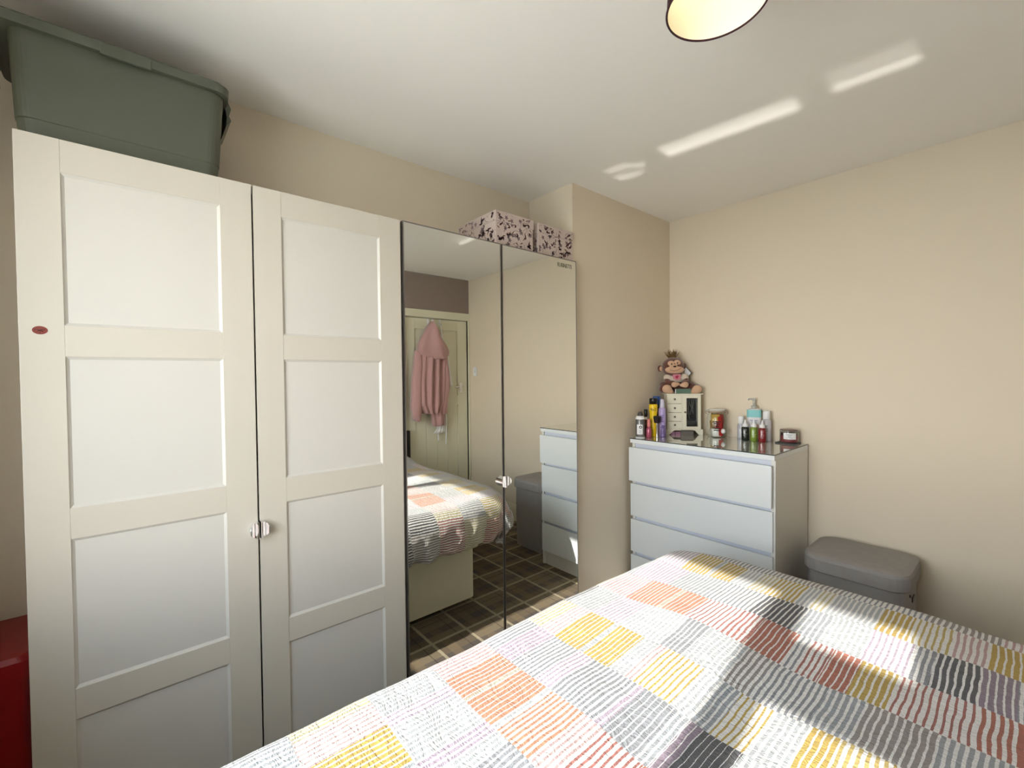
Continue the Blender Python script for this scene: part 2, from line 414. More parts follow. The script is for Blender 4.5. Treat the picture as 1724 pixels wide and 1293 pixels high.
# ------------------------------------------------------------------ things on the wardrobes
GRN = mat('green_plastic', srgb(84, 87, 72), 0.45, bump=.06, bscale=120)
gb = thing('storage_tub', 'large dark green plastic tub with lid on top of the white wardrobe', 'storage box', (-1.775, .015, WTOP))
def ro(x0, x1, y0, y1, r): return rrect(x0, x1, y0, y1, r, 6)
b = bmesh.new()
loft(b, [(ro(-.150, .145, -.212, .207, .035), .001), (ro(-.153, .148, -.216, .211, .035), .05), (ro(-.155, .150, -.218, .213, .035), .052), (ro(-.165, .158, -.226, .226, .035), .268)])
link('tub', b, GRN, gb)
b = bmesh.new(); loft(b, [(ro(-.176, .172, -.268, .238, .04), .262), (ro(-.178, .174, -.270, .240, .04), .285), (ro(-.170, .166, -.262, .232, .036), .292)])
link('lid', b, GRN, gb)
b = bmesh.new(); loft(b, [(ro(-.13, .125, -.19, .19, .04), .289), (ro(-.125, .12, -.185, .185, .04), .298)]); link('lid_panel', b, GRN, gb)
link('lid_pad', B(.170, .178, -.055, .05, .254, .285, .002), GRN, gb)
for s, dy_ in ((-1, -.030), (1, 0)):
    b = bmesh.new(); prism(b, [(s * .242, .285), (s * .252, .262), (s * .246, .238), (s * .252, .225), (s * .238, .205), (s * .240, .232), (s * .236, .262), (s * .236, .285)], -.09, .09, 'y')
    for v in b.verts: v.co = Vector((v.co.y, v.co.x + dy_, v.co.z))
    link('clip', b, GRN, gb)
PINKB = mat('box_card', srgb(206, 188, 178), 0.55)
PLUM = mat('box_print_plum', srgb(70, 42, 44), 0.6); PGREY = mat('box_print_grey', srgb(140, 120, 122), 0.6); PTAN = mat('box_print_tan', srgb(128, 100, 80), 0.6)
def printed_box(name, label, loc, wx, wy, h, seed):
    r = thing(name, label, 'box', loc, 0, None); rnd = random.Random(seed)
    lidh = .045
    link('box_body', B(-wx + .004, 0, 0.003, wy - .003, .001, h - lidh + .01, .001), PINKB, r)
    link('lid', B(-wx, .004, 0, wy, h - lidh, h, .001), PINKB, r)
    pr = bmesh.new()
    def place(face, a, c, off=.0006):
        lid = c > h - lidh
        if face == 'f': return Vector(((.004 if lid else 0) + off, a, c))
        if face == 's': return Vector((-a, (0 if lid else .003) - off, c))
    def poly(face, pts, mi):
        vs = [place(face, *p) for p in pts]
        xs = pts[0][1] > h - lidh
        if any((p[1] > h - lidh) != xs for p in pts):   # keep each motif on one plane
            vs = [place(face, p[0], min(p[1], h - lidh - .0005)) for p in pts] if not xs else [place(face, p[0], max(p[1], h - lidh + .0005)) for p in pts]
        f = pr.faces.new([pr.verts.new(v) for v in vs]); f.material_index = mi
    def leaf(face, x, z, ang, l, wd, mi):
        n_ = 6; pts = []
        for i in range(n_): t = i / n_; pts.append((t * l, wd * math.sin(PI * t ** .7)))
        for i in range(n_): t = 1 - i / n_; pts.append((t * l, -wd * math.sin(PI * t ** .7) if t < 1 else 0))
        ca, sa = math.cos(ang), math.sin(ang)
        q = [(x + p[0] * ca - p[1] * sa, z + p[0] * sa + p[1] * ca) for p in pts]
        lim = wy if face == 'f' else wx
        if min(p[0] for p in q) < .003 or max(p[0] for p in q) > lim - .003 or min(p[1] for p in q) < .003 or max(p[1] for p in q) > h - .002: return
        poly(face, q, mi)
    for face, W in (('f', wy), ('s', wx)):
        k = int(W * h / .00050)
        for _ in range(k):
            x, z = rnd.uniform(.005, W - .005), rnd.uniform(.004, h - .004)
            kind = rnd.random(); a = rnd.uniform(0, 2 * PI)
            if kind < .35:
                leaf(face, x, z, a, rnd.uniform(.020, .036), rnd.uniform(.003, .0055), 0); leaf(face, x, z, a + rnd.uniform(.6, 1.2), rnd.uniform(.012, .022), .0036, 0)
            elif kind < .6:
                for j in range(5): leaf(face, x, z, a + j * 2 * PI / 5, .013, .0034, 1)
            elif kind < .8:
                aa = a; px, pz = x, z
                for j in range(6):
                    leaf(face, px, pz, aa, .009, .0009, 0); px += .008 * math.cos(aa); pz += .008 * math.sin(aa); aa += .35
            else: leaf(face, x, z, a, .02, .003, 2)
    fp = link('floral_print', pr, [PLUM, PGREY, PTAN], r); fp['kind'] = 'stuff'
    return r
printed_box('decorated_box', 'larger pink floral lidded box on the mirrored wardrobe, left of the pair', (-1.608, 1.289, WTOP + .001), .30, .238, .157, 3)
printed_box('decorated_box', 'smaller pink floral lidded box on the mirrored wardrobe, against the chimney breast', (-1.612, 1.562, WTOP + .001), .19, .262, .157, 8)

# red box squeezed in beside the wardrobe
rb = thing('red_storage_crate', 'dark red plastic crate on the floor beyond the left end of the white wardrobe', 'storage box', (-1.80, -.345, 0))
RED = mat('red_plastic', srgb(140, 8, 8), .35)
b = bmesh.new(); loft(b, [(ro(-.13, .13, -.125, .125, .02), .02), (ro(-.14, .14, -.135, .135, .02), .34), (ro(-.145, .145, -.138, .138, .02), .345), (ro(-.145, .145, -.138, .138, .02), .66)]); link('crate_body', b, RED, rb)
b = bmesh.new(); loft(b, [(ro(-.15, .15, -.142, .142, .02), .655), (ro(-.15, .15, -.142, .142, .02), .70), (ro(-.14, .14, -.132, .132, .02), .712)]); link('lid', b, RED, rb)
b = bmesh.new(); box(b, -.12, .12, -.115, .115, 0, .025); link('base', b, BLACK, rb)

# ------------------------------------------------------------------ pendant lamp
lp = thing('pendant_lamp', 'ceiling pendant lamp with dark plum drum shade and cream lining', 'lamp', (-.450, .978, H))
b = bmesh.new(); lathe(b, [(.0, 0), (.045, 0), (.045, -.012), (.01, -.02), (0, -.02)][::-1]); link('ceiling_rose', b, WPLAS, lp, True)
b = bmesh.new(); tube(b, [(0, 0, -.018), (0, 0, -.06)], .003); link('cord', b, WPLAS, lp)
zb, zt, rbm, rtp = -.238, -.055, .102, .094
b = bmesh.new(); lathe(b, [(rtp, zt), (rbm, zb)], n=64, cap=False); link('shade', b, mat('plum_fabric', srgb(58, 20, 30), .8, bump=.2, bscale=500), lp, True)
b = bmesh.new(); lathe(b, [(rtp - .0015, zt + .0005), (rbm - .0015, zb)], n=64, cap=False)
LIN = mat('cream_lining', srgb(252, 246, 224), .6); link('shade_lining', b, LIN, lp, True)
for r_, z_ in ((rbm, zb), (rtp, zt)):
    b = bmesh.new(); tube(b, [(r_ * math.cos(2 * PI * i / 64), r_ * math.sin(2 * PI * i / 64), z_) for i in range(65)], .0024, 6)
    link('rim', b, MATS['plum_fabric'], lp, True)
b = bmesh.new()
for i in range(3):
    a = i * 2 * PI / 3 + .4; tube(b, [(0.012 * math.cos(a), .012 * math.sin(a), zt - .02), (rtp * math.cos(a), rtp * math.sin(a), zt - .001)], .0015, 6)
link('spider', b, WPLAS, lp)
b = bmesh.new(); lathe(b, [(.0, -.055), (.014, -.055), (.016, -.09), (0.013, -.098), (0, -.098)][::-1]); link('bulb_holder', b, WPLAS, lp, True)
b = bmesh.new(); lathe(b, [(.0, -.165), (.018, -.16), (.029, -.14), (.026, -.122), (.013, -.098), (0, -.098)]); link('bulb', b, mat('lit_bulb', srgb(255, 240, 214), .4, emit=BULB * 8), lp, True)

# ------------------------------------------------------------------ dresser
YD = 2.315
dr = thing('chest_of_drawers', 'white chest of four drawers with the top drawer slightly open', 'chest of drawers', (-1.195, YD + .24, 0))
def rc(x0, x1, y0, y1, z0, z1, bev=.0015): return B(x0 + 1.195, x1 + 1.195, y0 - YD - .24, y1 - YD - .24, z0, z1, bev)
link('side_panel', rc(-1.592, -1.572, YD + .018, 2.798, .0, .99), MALMS, dr); link('side_panel', rc(-.812, -.792, YD + .014, 2.798, .0, .99), MALMS, dr)
link('top_panel', rc(-1.595, -.792, YD, 2.80, .990, 1.014), MALM, dr)
link('back_panel', rc(-1.572, -.812, 2.785, 2.795, .02, .99), MALMS, dr)
link('plinth', rc(-1.572, -.812, YD + .022, YD + .04, 0, .10), MALMS, dr)
for z in (.963, .751, .531, .312): link('rail', rc(-1.572, -.812, YD + .024, YD + .04, z - .03, z + .028), mat('dresser_rail', srgb(215, 220, 230), .35), dr)
for i, (z0, z1) in enumerate(((.762, .965), (.545, .742), (.327, .524), (.105, .306))):
    off = -.016 if i == 0 else 0
    d = link('drawer', rc(-1.594, -.800 , YD + off, YD + .016 + off, z0, z1), MALM, dr)
    link('drawer_box', rc(-1.56, -.825, YD + .016 + off, YD + .40, z0 + .02, z1 - .045, 0), CARC, d)
GT = thing('glass_sheet', 'clear glass sheet with dark edge laid over the chest of drawers', 'glass top', (-1.195, YD + .24, 1.0145))
Mg = bpy.data.materials.new('sheet_glass'); Mg.use_nodes = True; n = Mg.node_tree; bb = n.nodes['Principled BSDF']
bb.inputs['Base Color'].default_value = srgb(186, 189, 178); bb.inputs['Roughness'].default_value = .03; bb.inputs['IOR'].default_value = 1.7; bb.inputs['Coat Weight'].default_value = 1.0; bb.inputs['Coat Roughness'].default_value = .02
link('pane', B(-.4, .403, -.243, .243, 0, .0045, .0008), Mg, GT)
link('pane_edge', box(box(bmesh.new(), -.4005, .4035, -.2436, -.243, .0, .0043), .403, .4037, -.243, .243, 0, .0043), mat('glass_edge', srgb(28, 34, 30), .2), GT)
GZ = 1.0195

# ------------------------------------------------------------------ laundry hamper
HF = mat('grey_linen', srgb(156, 151, 146), .9, bump=.5, bscale=420, var=.10, vscale=30, stretch=(1, 1, 1))
hp = thing('laundry_hamper', 'grey fabric laundry hamper with rounded lid beside the chest of drawers', 'hamper', (-.520, 2.60, 0))
b = bmesh.new(); loft(b, [(ro(-.182, .182, -.17, .17, .075), .0), (ro(-.187, .188, -.175, .175, .078), .25), (ro(-.185, .186, -.172, .172, .078), .50)]); link('basket', b, HF, hp)
b = bmesh.new(); loft(b, [(ro(-.194, .196, -.182, .182, .082), .478), (ro(-.197, .199, -.185, .185, .085), .482), (ro(-.197, .200, -.185, .185, .085), .535), (ro(-.192, .195, -.18, .18, .08), .549), (ro(-.17, .172, -.155, .155, .07), .556), (ro(-.09, .09, -.07, .07, .04), .560)])
o = link('lid', b, HF, hp)
b = bmesh.new(); prism(b, rrect(-.03, .03, -.012, .012, .010, 5), 0, .003, 'z')
hh = link('handle_hole', b, BLACK, hp); hh.rotation_euler = (0, PI / 2, 0); hh.location = (.1875, -.0, .41); hh.rotation_euler = (PI / 2, 0, PI / 2)
b = bmesh.new(); lathe(b, [(.006, 0), (.006, .004), (0, .005)], n=16); ht = link('rivet', b, BLACK, hp); ht.rotation_euler = (0, PI / 2, 0); ht.location = (.1865, -.08, .445)

# ------------------------------------------------------------------ bed
BX0, BX1, BY0, BY1 = -.935, .80, .14, 1.60
bd = thing('divan_bed', 'divan bed with cream base and dark headboard, under the striped duvet', 'bed', ((BX0 + BX1) / 2, (BY0 + BY1) / 2, 0))
ox, oy = (BX0 + BX1) / 2, (BY0 + BY1) / 2
CREAMF = mat('divan_cream', srgb(214, 205, 176), .7, bump=.1, bscale=300, var=.02, vscale=3, stretch=(8, 8, 1))
b = bmesh.new(); loft(b, [(ro(BX0 - ox, .395 + .4 - ox, BY0 - oy, BY1 - oy, .03), .045), (ro(BX0 - ox, .795 - ox, BY0 - oy, BY1 - oy, .03), .40)]); link('divan_base', b, CREAMF, bd)
b = bmesh.new(); loft(b, [(ro(BX0 + .005 - ox, .79 - ox, BY0 - oy, BY1 + .0 - oy, .05), .402), (ro(BX0 - ox, .79 - ox, BY0 - oy, BY1 + .01 - oy, .06), .42), (ro(BX0 - ox, .79 - ox, BY0 - oy, BY1 + .01 - oy, .06), .58), (ro(BX0 + .02 - ox, .78 - ox, BY0 + .02 - oy, BY1 - .01 - oy, .05), .60)])
link('mattress', b, mat('mattress_white', srgb(225, 222, 215), .8), bd)
link('headboard', B(XR - .045 - ox, XR - .003 - ox, .02 - oy, 2.078 - oy, .0, .875, .008), mat('dark_headboard', srgb(30, 26, 26), .6), bd)
for x in (BX0 + .1, .65):
    for y in (BY0 + .1, BY1 - .1):
        b = bmesh.new(); lathe(b, [(.02, .0), (.022, .02), (.02, .046)], x - ox, y - oy, 16); link('castor', b, BLACK, bd)

# duvet : striped patchwork
PAL = dict(w=srgb(222, 219, 213), y=srgb(212, 176, 70), ty=srgb(214, 186, 100), py=srgb(228, 212, 158), o=srgb(224, 148, 108), or_=srgb(196, 112, 84),
           r=srgb(186, 112, 98), pk=srgb(226, 184, 178), ch=srgb(88, 86, 88), g=srgb(158, 160, 163), lg=srgb(184, 188, 190), vlg=srgb(208, 211, 211),
           li=srgb(206, 186, 202), mv=srgb(160, 140, 152), tp=srgb(168, 158, 150), s=srgb(222, 206, 178))
PAL = {k: (c if k == 'w' else tuple(q * (.60 if k in ('vlg', 'lg', 'li', 'py', 'pk', 's') else .68) for q in c[:3]) + (1,)) for k, c in PAL.items()}
# bands, Y edges = 1.26 + 0.1705 k ; each: list of (x from, colour key, stripe duty)
BANDS = {
 4: [(-3, 'tp', .45), (-.95, 'lg', .5), (-.7, 'tp', .45), (-.3, 'pk', .4), (-.1, 'tp', .4), (.2, 'y', .6)],
 3: [(-3, 'g', .5), (-1.15, 'or_', .5), (-1.0, 'tp', .5), (-.8, 'g', .5), (-.62, 'tp', .5), (-.4, 'g', .35), (-.2, 'tp', .5), (-.05, 'pk', .35), (.2, 'lg', .5)],
 2: [(-3, 'or_', .5), (-1.12, 'ty', .45), (-.99, 'li', .35), (-.88, 'y', .62), (-.79, 'vlg', .7), (-.775, 'y', .68), (-.70, 'vlg', .4), (-.64, 'py', .45), (-.585, 'y', .5), (-.50, 'vlg', .5), (-.455, 'py', .4), (-.42, 'vlg', .55), (-.295, 'y', .6), (-.225, 'ty', .33), (-.14, 'pk', .4), (-.07, 'y', .65), (.08, 'g', .5), (.3, 'o', .6)],
 1: [(-3, 'py', .5), (-1.10, 'lg', .5), (-.98, 'li', .45), (-.84, 'lg', .5), (-.70, 'g', .38), (-.57, 'ch', .62), (-.455, 'lg', .6), (-.38, 'vlg', .5), (-.29, 'li', .3), (-.20, 'g', .5), (-.16, 'ch', .6), (-.085, 'mv', .66), (-.02, 'g', .5), (.06, 'y', .5), (.25, 'vlg', .5)],
 0: [(-3, 'r', .45), (-1.08, 'py', .5), (-1.02, 'pk', .38), (-.89, 'o', .68), (-.785, 's', .75), (-.765, 'o', .72), (-.69, 'r', .28), (-.575, 'r', .42), (-.52, 'or_', .7), (-.43, 'g', .35), (-.395, 'r', .33), (-.345, 'or_', .7), (-.285, 'y', .62), (-.215, 'r', .3), (-.07, 'or_', .45), (-.015, 'or_', .75), (.06, 'g', .5), (.3, 'y', .5)],
 -1: [(-3, 'tp', .5), (-1.12, 'ch', .5), (-1.0, 'vlg', .6), (-.90, 'li', .35), (-.80, 'vlg', .4), (-.67, 'g', .62), (-.595, 'vlg', .6), (-.50, 'tp', .45), (-.44, 'g', .4), (-.31, 'lg', .55), (-.24, 'tp', .62), (-.12, 'lg', .5), (-.02, 'mv', .3), (.1, 'o', .5)],
 -2: [(-3, 'ch', .5), (-1.14, 'g', .5), (-1.02, 'py', .5), (-.955, 'pk', .3), (-.905, 'y', .68), (-.815, 'vlg', .8), (-.795, 'y', .66), (-.705, 'vlg', .55), (-.655, 'pk', .35), (-.635, 'y', .33), (-.535, 'vlg', .4), (-.49, 'lg', .6), (-.445, 'y', .28), (-.375, 'vlg', .5), (-.305, 'y', .66), (-.255, 'ty', .42), (-.17, 'y', .25), (-.05, 'g', .5)],
 -3: [(-3, 'o', .6), (-1.12, 'li', .4), (-1.03, 'g', .45), (-.96, 'li', .6), (-.89, 'g', .42), (-.80, 'li', .4), (-.755, 'g', .5), (-.615, 'li', .6), (-.597, 'g', .72), (-.52, 'lg', .5), (-.49, 'mv', .8), (-.455, 'ch', .85), (-.375, 'vlg', .45), (-.30, 'li', .4), (-.2, 'g', .5), (0, 'y', .5)],
 -4: [(-3, 'g', .5), (-1.12, 'y', .5), (-1.06, 'pk', .42), (-.945, 'o', .68), (-.865, 's', .6), (-.85, 'o', .72), (-.765, 'vlg', .5), (-.745, 'o', .45), (-.64, 'pk', .35), (-.585, 'r', .33), (-.50, 'or_', .8), (-.42, 'lg', .5), (0, 'o', .5)],
 -5: [(-3, 'li', .5), (-1.14, 'g', .5), (-1.06, 'vlg', .6), (-.925, 'li', .35), (-.89, 'vlg', .5), (-.78, 'li', .5), (-.745, 'vlg', .5), (-.70, 'g', .6), (-.60, 'o', .5), (-.4, 'lg', .5)],
 -6: [(-3, 'o', .5), (-1.14, 'g', .5), (-1.05, 'py', .5), (-.985, 'pk', .3), (-.90, 'y', .62), (-.79, 'lg', .5), (-.6, 'ch', .5), (-.4, 'y', .5)],
 -7: [(-3, 'y', .5), (-1.12, 'g', .5), (-1.0, 'lg', .5), (-.85, 'li', .4), (-.7, 'g', .5), (-.4, 'o', .5)],
}
DV = bpy.data.materials.new('striped_patchwork_cotton'); DV.use_nodes = True; n = DV.node_tree; bs = n.nodes['Principled BSDF']
bs.inputs['Roughness'].default_value = .85; bs.inputs['Specular IOR Level'].default_value = .2; bs.inputs['Sheen Weight'].default_value = .1
L = n.links.new
uv = nd('ShaderNodeUVMap'); uv.uv_map = 'cloth'; sx = nd('ShaderNodeSeparateXYZ'); L(uv.outputs[0], sx.inputs[0])
nz = nd('ShaderNodeTexNoise'); nz.inputs['Scale'].default_value = 14; nz.inputs['Detail'].default_value = 3; L(uv.outputs[0], nz.inputs[0])
wob = mth('MULTIPLY', mth('SUBTRACT', nz.outputs[0], .5), .010)
ux = mth('ADD', sx.outputs[0], 0.0); vy = sx.outputs[1]
uxw = mth('ADD', sx.outputs[0], wob)
pos = mth('DIVIDE', mth('ADD', ux, 1.7), 2.6)          # ramp position of u in [-1.7, 0.9]
PER = .0133
bandf = mth('FLOOR', mth('DIVIDE', mth('SUBTRACT', vy, 1.26), .1705))
col = None; duty = None
for k, cells in BANDS.items():
    rr = nd('ShaderNodeValToRGB'); cr_ = rr.color_ramp; cr_.interpolation = 'CONSTANT'
    for i, (x0, c, d) in enumerate(cells):
        p = max(0, min(1, (x0 + 1.7) / 2.6))
        e = cr_.elements[i] if i < 2 else cr_.elements.new(p)
        e.position = p; cc = PAL[c]; e.color = (cc[0], cc[1], cc[2], d)
    L(pos, rr.inputs[0])
    isb = mth('COMPARE', bandf, float(k), .1)
    if col is None: col, duty = rr.outputs[0], rr.outputs[1]
    else:
        col = mixc(isb, col, rr.outputs[0])
        duty = mth('ADD', mth('MULTIPLY', isb, rr.outputs[1]), mth('MULTIPLY', mth('SUBTRACT', 1.0, isb), duty))
shift = mth('MULTIPLY', bandf, .37)
ph = mth('FRACT', mth('ADD', mth('DIVIDE', uxw, PER), shift))
nf = nd('ShaderNodeTexNoise'); nf.inputs['Scale'].default_value = 260; L(uv.outputs[0], nf.inputs[0])
dd = mth('ADD', mth('ADD', duty, .05), mth('MULTIPLY', mth('SUBTRACT', nf.outputs[0], .5), .25))
msk = mth('LESS_THAN', ph, dd)
base = mixc(mth('MULTIPLY', msk, .93), PAL['w'], col)
L(base, bs.inputs['Base Color'])
# creases (fine relief)
mp = nd('ShaderNodeMapping'); mp.inputs['Scale'].default_value = (5, 11, 1); L(uv.outputs[0], mp.inputs[0])
c1 = nd('ShaderNodeTexNoise'); c1.inputs['Scale'].default_value = 3.2; c1.inputs['Detail'].default_value = 6; c1.inputs['Roughness'].default_value = .6; c1.inputs['Distortion'].default_value = 1.2
L(mp.outputs[0], c1.inputs[0])
rdg = mth('POWER', mth('SUBTRACT', 1.0, mth('ABSOLUTE', mth('MULTIPLY', mth('SUBTRACT', c1.outputs[0], .5), 5.0))), 3.0)
c2 = nd('ShaderNodeTexNoise'); c2.inputs['Scale'].default_value = 45; c2.inputs['Detail'].default_value = 4; L(uv.outputs[0], c2.inputs[0])
seam = mth('ABSOLUTE', mth('SUBTRACT', mth('FRACT', mth('DIVIDE', mth('SUBTRACT', vy, 1.26), .1705)), .5))
sm = mth('MULTIPLY', mth('GREATER_THAN', seam, .492), -.4)
hgt = mth('ADD', mth('ADD', mth('MULTIPLY', rdg, .5), mth('MULTIPLY', c2.outputs[0], .5)), sm)
bp = nd('ShaderNodeBump'); bp.inputs['Strength'].default_value = .6; bp.inputs['Distance'].default_value = .007
L(hgt, bp.inputs['Height']); L(bp.outputs[0], bs.inputs['Normal'])

def sstep(a, b_, x):
    t = max(0, min(1, (x - a) / (b_ - a))); return t * t * (3 - 2 * t)
def nz3(x, y, s, seed=0): return noise.noise(Vector((x * s, y * s, seed)))
EX, EYF, EYN = -.985, 1.735, .03         # where the duvet starts to roll over
def roll(d, r):
    a = PI / 2 * r
    if d <= 0: return 0, 0
    if d < a: return r * math.sin(d / r), r * (1 - math.cos(d / r))
    return r + (d - a) * .05, r + (d - a) * .995
def s_both(a, b_): return a > 0 and b_ > 0
def duvet_pt(u, v):
    ex = EX + .045 * sstep(1.35, 1.75, v)
    du = max(0, ex - u); eyf = 1.70 + .105 * sstep(-1.05, -.72, u); dvf = max(0, v - eyf); dvn = max(0, EYN - v)
    x, y = max(u, ex), min(max(v, EYN), eyf)
    z = .655 + .013 * nz3(x, y, 2.3, 1) + .007 * nz3(x, y, 6, 2)
    z += .012 * math.exp(-((x + .55) / .35) ** 2) * math.exp(-((y - 1.35) / .3) ** 2)
    z -= .014 * math.exp(-(((x + .40) - .25 * (y - 1.1)) / .09) ** 2) * sstep(1.5, 1.1, y)
    z += .05 * sstep(.05, .55, x) + .012 * sstep(1.3, 1.75, y)
    rad = math.hypot(du, dvf) if dvf > 0 else math.hypot(du, dvn)
    if rad > 0:
        if s_both(du, dvf + dvn): rad *= 1 - .34 * math.sin(2 * math.atan2(dvf + dvn, du))
        r = .075 if dvf == 0 else (.075 * du + .105 * dvf) / (du + dvf)
        o_, dz = roll(rad, r)
        s = dvf - dvn
        hy = math.hypot(du, s); nx, ny_ = -du / hy, s / hy
        per = y * 1.0 if s == 0 else y + (1 if s > 0 else -1) * math.atan2(abs(s), max(du, 1e-6)) * .30
        if du == 0: per = per - x * 1.0
        f = sstep(.05, .22, dz)
        amp = (.030 + .014 * nz3(per, 0, 3, 5)) * f
        fold = math.sin(per * 38 + 2.0 * nz3(per, 0, 4, 7) + dz * 3) * .45 + nz3(per, dz * .6, 13, 4) * 1.3 + nz3(per + dz * .4, dz, 31, 6) * .5
        bul = .035 * math.sin(PI * min(1, max(0, (dz - .02) / .27))) 
        tuck = -.03 * sstep(.2, .3, dz)
        o_ += amp * fold + bul + tuck + (.015 * f * math.sin(2 * math.atan2(dvf + dvn, du)) if s_both(du, dvf + dvn) else 0)
        x += nx * o_; y += ny_ * o_; z -= dz * (1 + .05 * nz3(per, 0, 5, 9))
        if du > 0 and s == 0: z -= 0
    return Vector((x, y, z))
U0, U1, V0, V1 = -1.265, .72, -.28, 2.14
NU, NV = 176, 200
bm = bmesh.new(); uvl = bm.loops.layers.uv.new('cloth')
g = [[bm.verts.new(duvet_pt(U0 + (U1 - U0) * i / NU, V0 + (V1 - V0) * j / NV)) for j in range(NV + 1)] for i in range(NU + 1)]
for i in range(NU):
    for j in range(NV):
        f = bm.faces.new((g[i][j], g[i + 1][j], g[i + 1][j + 1], g[i][j + 1])); f.smooth = True
        for lp_, (a, c) in zip(f.loops, ((i, j), (i + 1, j), (i + 1, j + 1), (i, j + 1))):
            lp_[uvl].uv = (U0 + (U1 - U0) * a / NU, V0 + (V1 - V0) * c / NV)
me = bpy.data.meshes.new('duvet'); bm.to_mesh(me); bm.free(); me.materials.append(DV)
du = bpy.data.objects.new('duvet', me); COL.objects.link(du)
tag(du, 'white patchwork duvet with yellow, orange, grey and lilac stripes spread over the bed', 'duvet')
sm_ = du.modifiers.new('thick', 'SOLIDIFY'); sm_.thickness = .018; sm_.offset = -1

# pillows at the head end
PIL = mat('pillow_cotton', srgb(225, 224, 220), .85, bump=.3, bscale=30)
def pillow(loc, rz, lab):
    b = bmesh.new(); N = 20
    vt = {}
    for s in (1, -1):
        for i in range(N + 1):
            for j in range(N + 1):
                a, c = i / N * 2 - 1, j / N * 2 - 1
                e = (max(0, 1 - abs(a) ** 2.6) * max(0, 1 - abs(c) ** 2.6)) ** .45
                p = Vector((a * .2 * (1 - .06 * c * c), c * .31 * (1 - .06 * a * a), s * .065 * e + .065))
                vt[s, i, j] = b.verts.new(p)
        for i in range(N):
            for j in range(N): b.faces.new((vt[s, i, j], vt[s, i + 1, j], vt[s, i + 1, j + 1], vt[s, i, j + 1]))
    bmesh.ops.remove_doubles(b, verts=b.verts[:], dist=1e-5)
    o = link('pillow', b, PIL, None, True); o.location = loc; o.rotation_euler = (0, -.25, rz)
    tag(o, lab, 'pillow')
pillow((.52, 1.25, .735), .03, 'pale grey pillow at the head of the bed on the door side')
pillow((.52, .50, .735), -.04, 'pale grey pillow at the head of the bed on the window side')

# ------------------------------------------------------------------ robe and garments on the door
ROBE = mat('pink_fleece', srgb(196, 152, 148), .95, bump=.8, bscale=160, var=.06, vscale=40, sheen=.4)
def cloth_strip(name, m_, rows, x_base, depth, nf=3, seed=0, nseg=36, parent=None, folds=1.0):
    """closed flattened tube hanging on the door (x = distance out of the door), rows: (z, y0, y1)"""
    b = bmesh.new(); rings = []
    zs = []
    for (za, a0, a1), (zb_, b0, b1) in zip(rows, rows[1:]):
        k = max(1, int(abs(za - zb_) / .02))
        for i in range(k): t = i / k; zs.append((za + (zb_ - za) * t, a0 + (b0 - a0) * t, a1 + (b1 - a1) * t))
    zs.append(rows[-1])
    zt0, zb0 = zs[0][0], zs[-1][0]
    for z, y0, y1 in zs:
        t = (zt0 - z) / max(1e-6, zt0 - zb0); ring = []
        w_ = y1 - y0
        for i in range(nseg):
            a = i / (nseg // 2) if i < nseg // 2 else 2 - i / (nseg // 2)
            front = i < nseg // 2
            y = y0 + w_ * a
            e = math.sin(PI * min(1, max(0, a))) ** .5
            if front:
                fo = folds * (.5 * math.sin(a * nf * 2 * PI + seed + 1.2 * math.sin(t * 2 + seed)) + .5 * noise.noise(Vector((a * nf * 1.3, t * 2, seed))))
                x = x_base - depth * e * (0.35 + .65 * min(1, t * 4 + .2)) * (1 + .45 * fo)
            else: x = x_base - .002
            ring.append(b.verts.new((x, y, z + .006 * math.sin(a * 9 + seed) * t)))
        rings.append(ring)
    for r0, r1 in zip(rings, rings[1:]):
        for i in range(nseg): b.faces.new((r0[i], r0[(i + 1) % nseg], r1[(i + 1) % nseg], r1[i]))
    b.faces.new(rings[0][::-1]); b.faces.new(rings[-1])
    return link(name, b, m_, parent, True)
rbz = thing('dressing_gown', 'dusty pink fleece dressing gown with hood hanging on the door', 'dressing gown', (0, 0, 0))
RX = XR - .004
cloth_strip('gown_body', ROBE, [(1.74, 2.19, 2.46), (1.62, 2.15, 2.52), (1.35, 2.115, 2.53), (1.12, 2.12, 2.50), (1.03, 2.20, 2.42)], RX - .022, .085, 5, .6, 72, rbz, 1.1)
cloth_strip('gown_back', ROBE, [(1.5, 2.28, 2.50), (1.2, 2.29, 2.50), (.90, 2.33, 2.475)], RX - .022, .05, 2, 2.1, 40, rbz)
cloth_strip('sleeve', ROBE, [(1.66, 2.14, 2.22), (1.4, 2.10, 2.21), (1.1, 2.085, 2.20), (.965, 2.11, 2.19)], RX - .03, .07, 1, 1.0, 24, rbz, .3)
cloth_strip('sleeve', ROBE, [(1.6, 2.40, 2.51), (1.3, 2.40, 2.535), (1.1, 2.395, 2.50), (1.02, 2.40, 2.49)], RX - .03, .075, 1, 2.0, 24, rbz, .4)
cloth_strip('lapel', ROBE, [(1.66, 2.24, 2.30), (1.4, 2.24, 2.31), (1.13, 2.25, 2.29)], RX - .075, .025, 1, 1.2, 16, rbz, .3)
cloth_strip('lapel', ROBE, [(1.62, 2.31, 2.37), (1.4, 2.33, 2.38), (1.16, 2.34, 2.40)], RX - .075, .03, 1, .2, 16, rbz, .3)
cloth_strip('hood', ROBE, [(1.955, 2.31, 2.335), (1.90, 2.26, 2.38), (1.80, 2.20, 2.43), (1.72, 2.16, 2.50), (1.66, 2.145, 2.53), (1.62, 2.18, 2.52), (1.575, 2.32, 2.46)], RX - .05, .10, 1.5, 3.3, 48, rbz, .9)
WG = mat('white_cotton_lace', srgb(248, 246, 242), .9, bump=.3, bscale=80)
wg = thing('white_garment', 'white strappy nightdress with trailing ties hanging behind the pink dressing gown', 'clothing', (0, 0, 0))
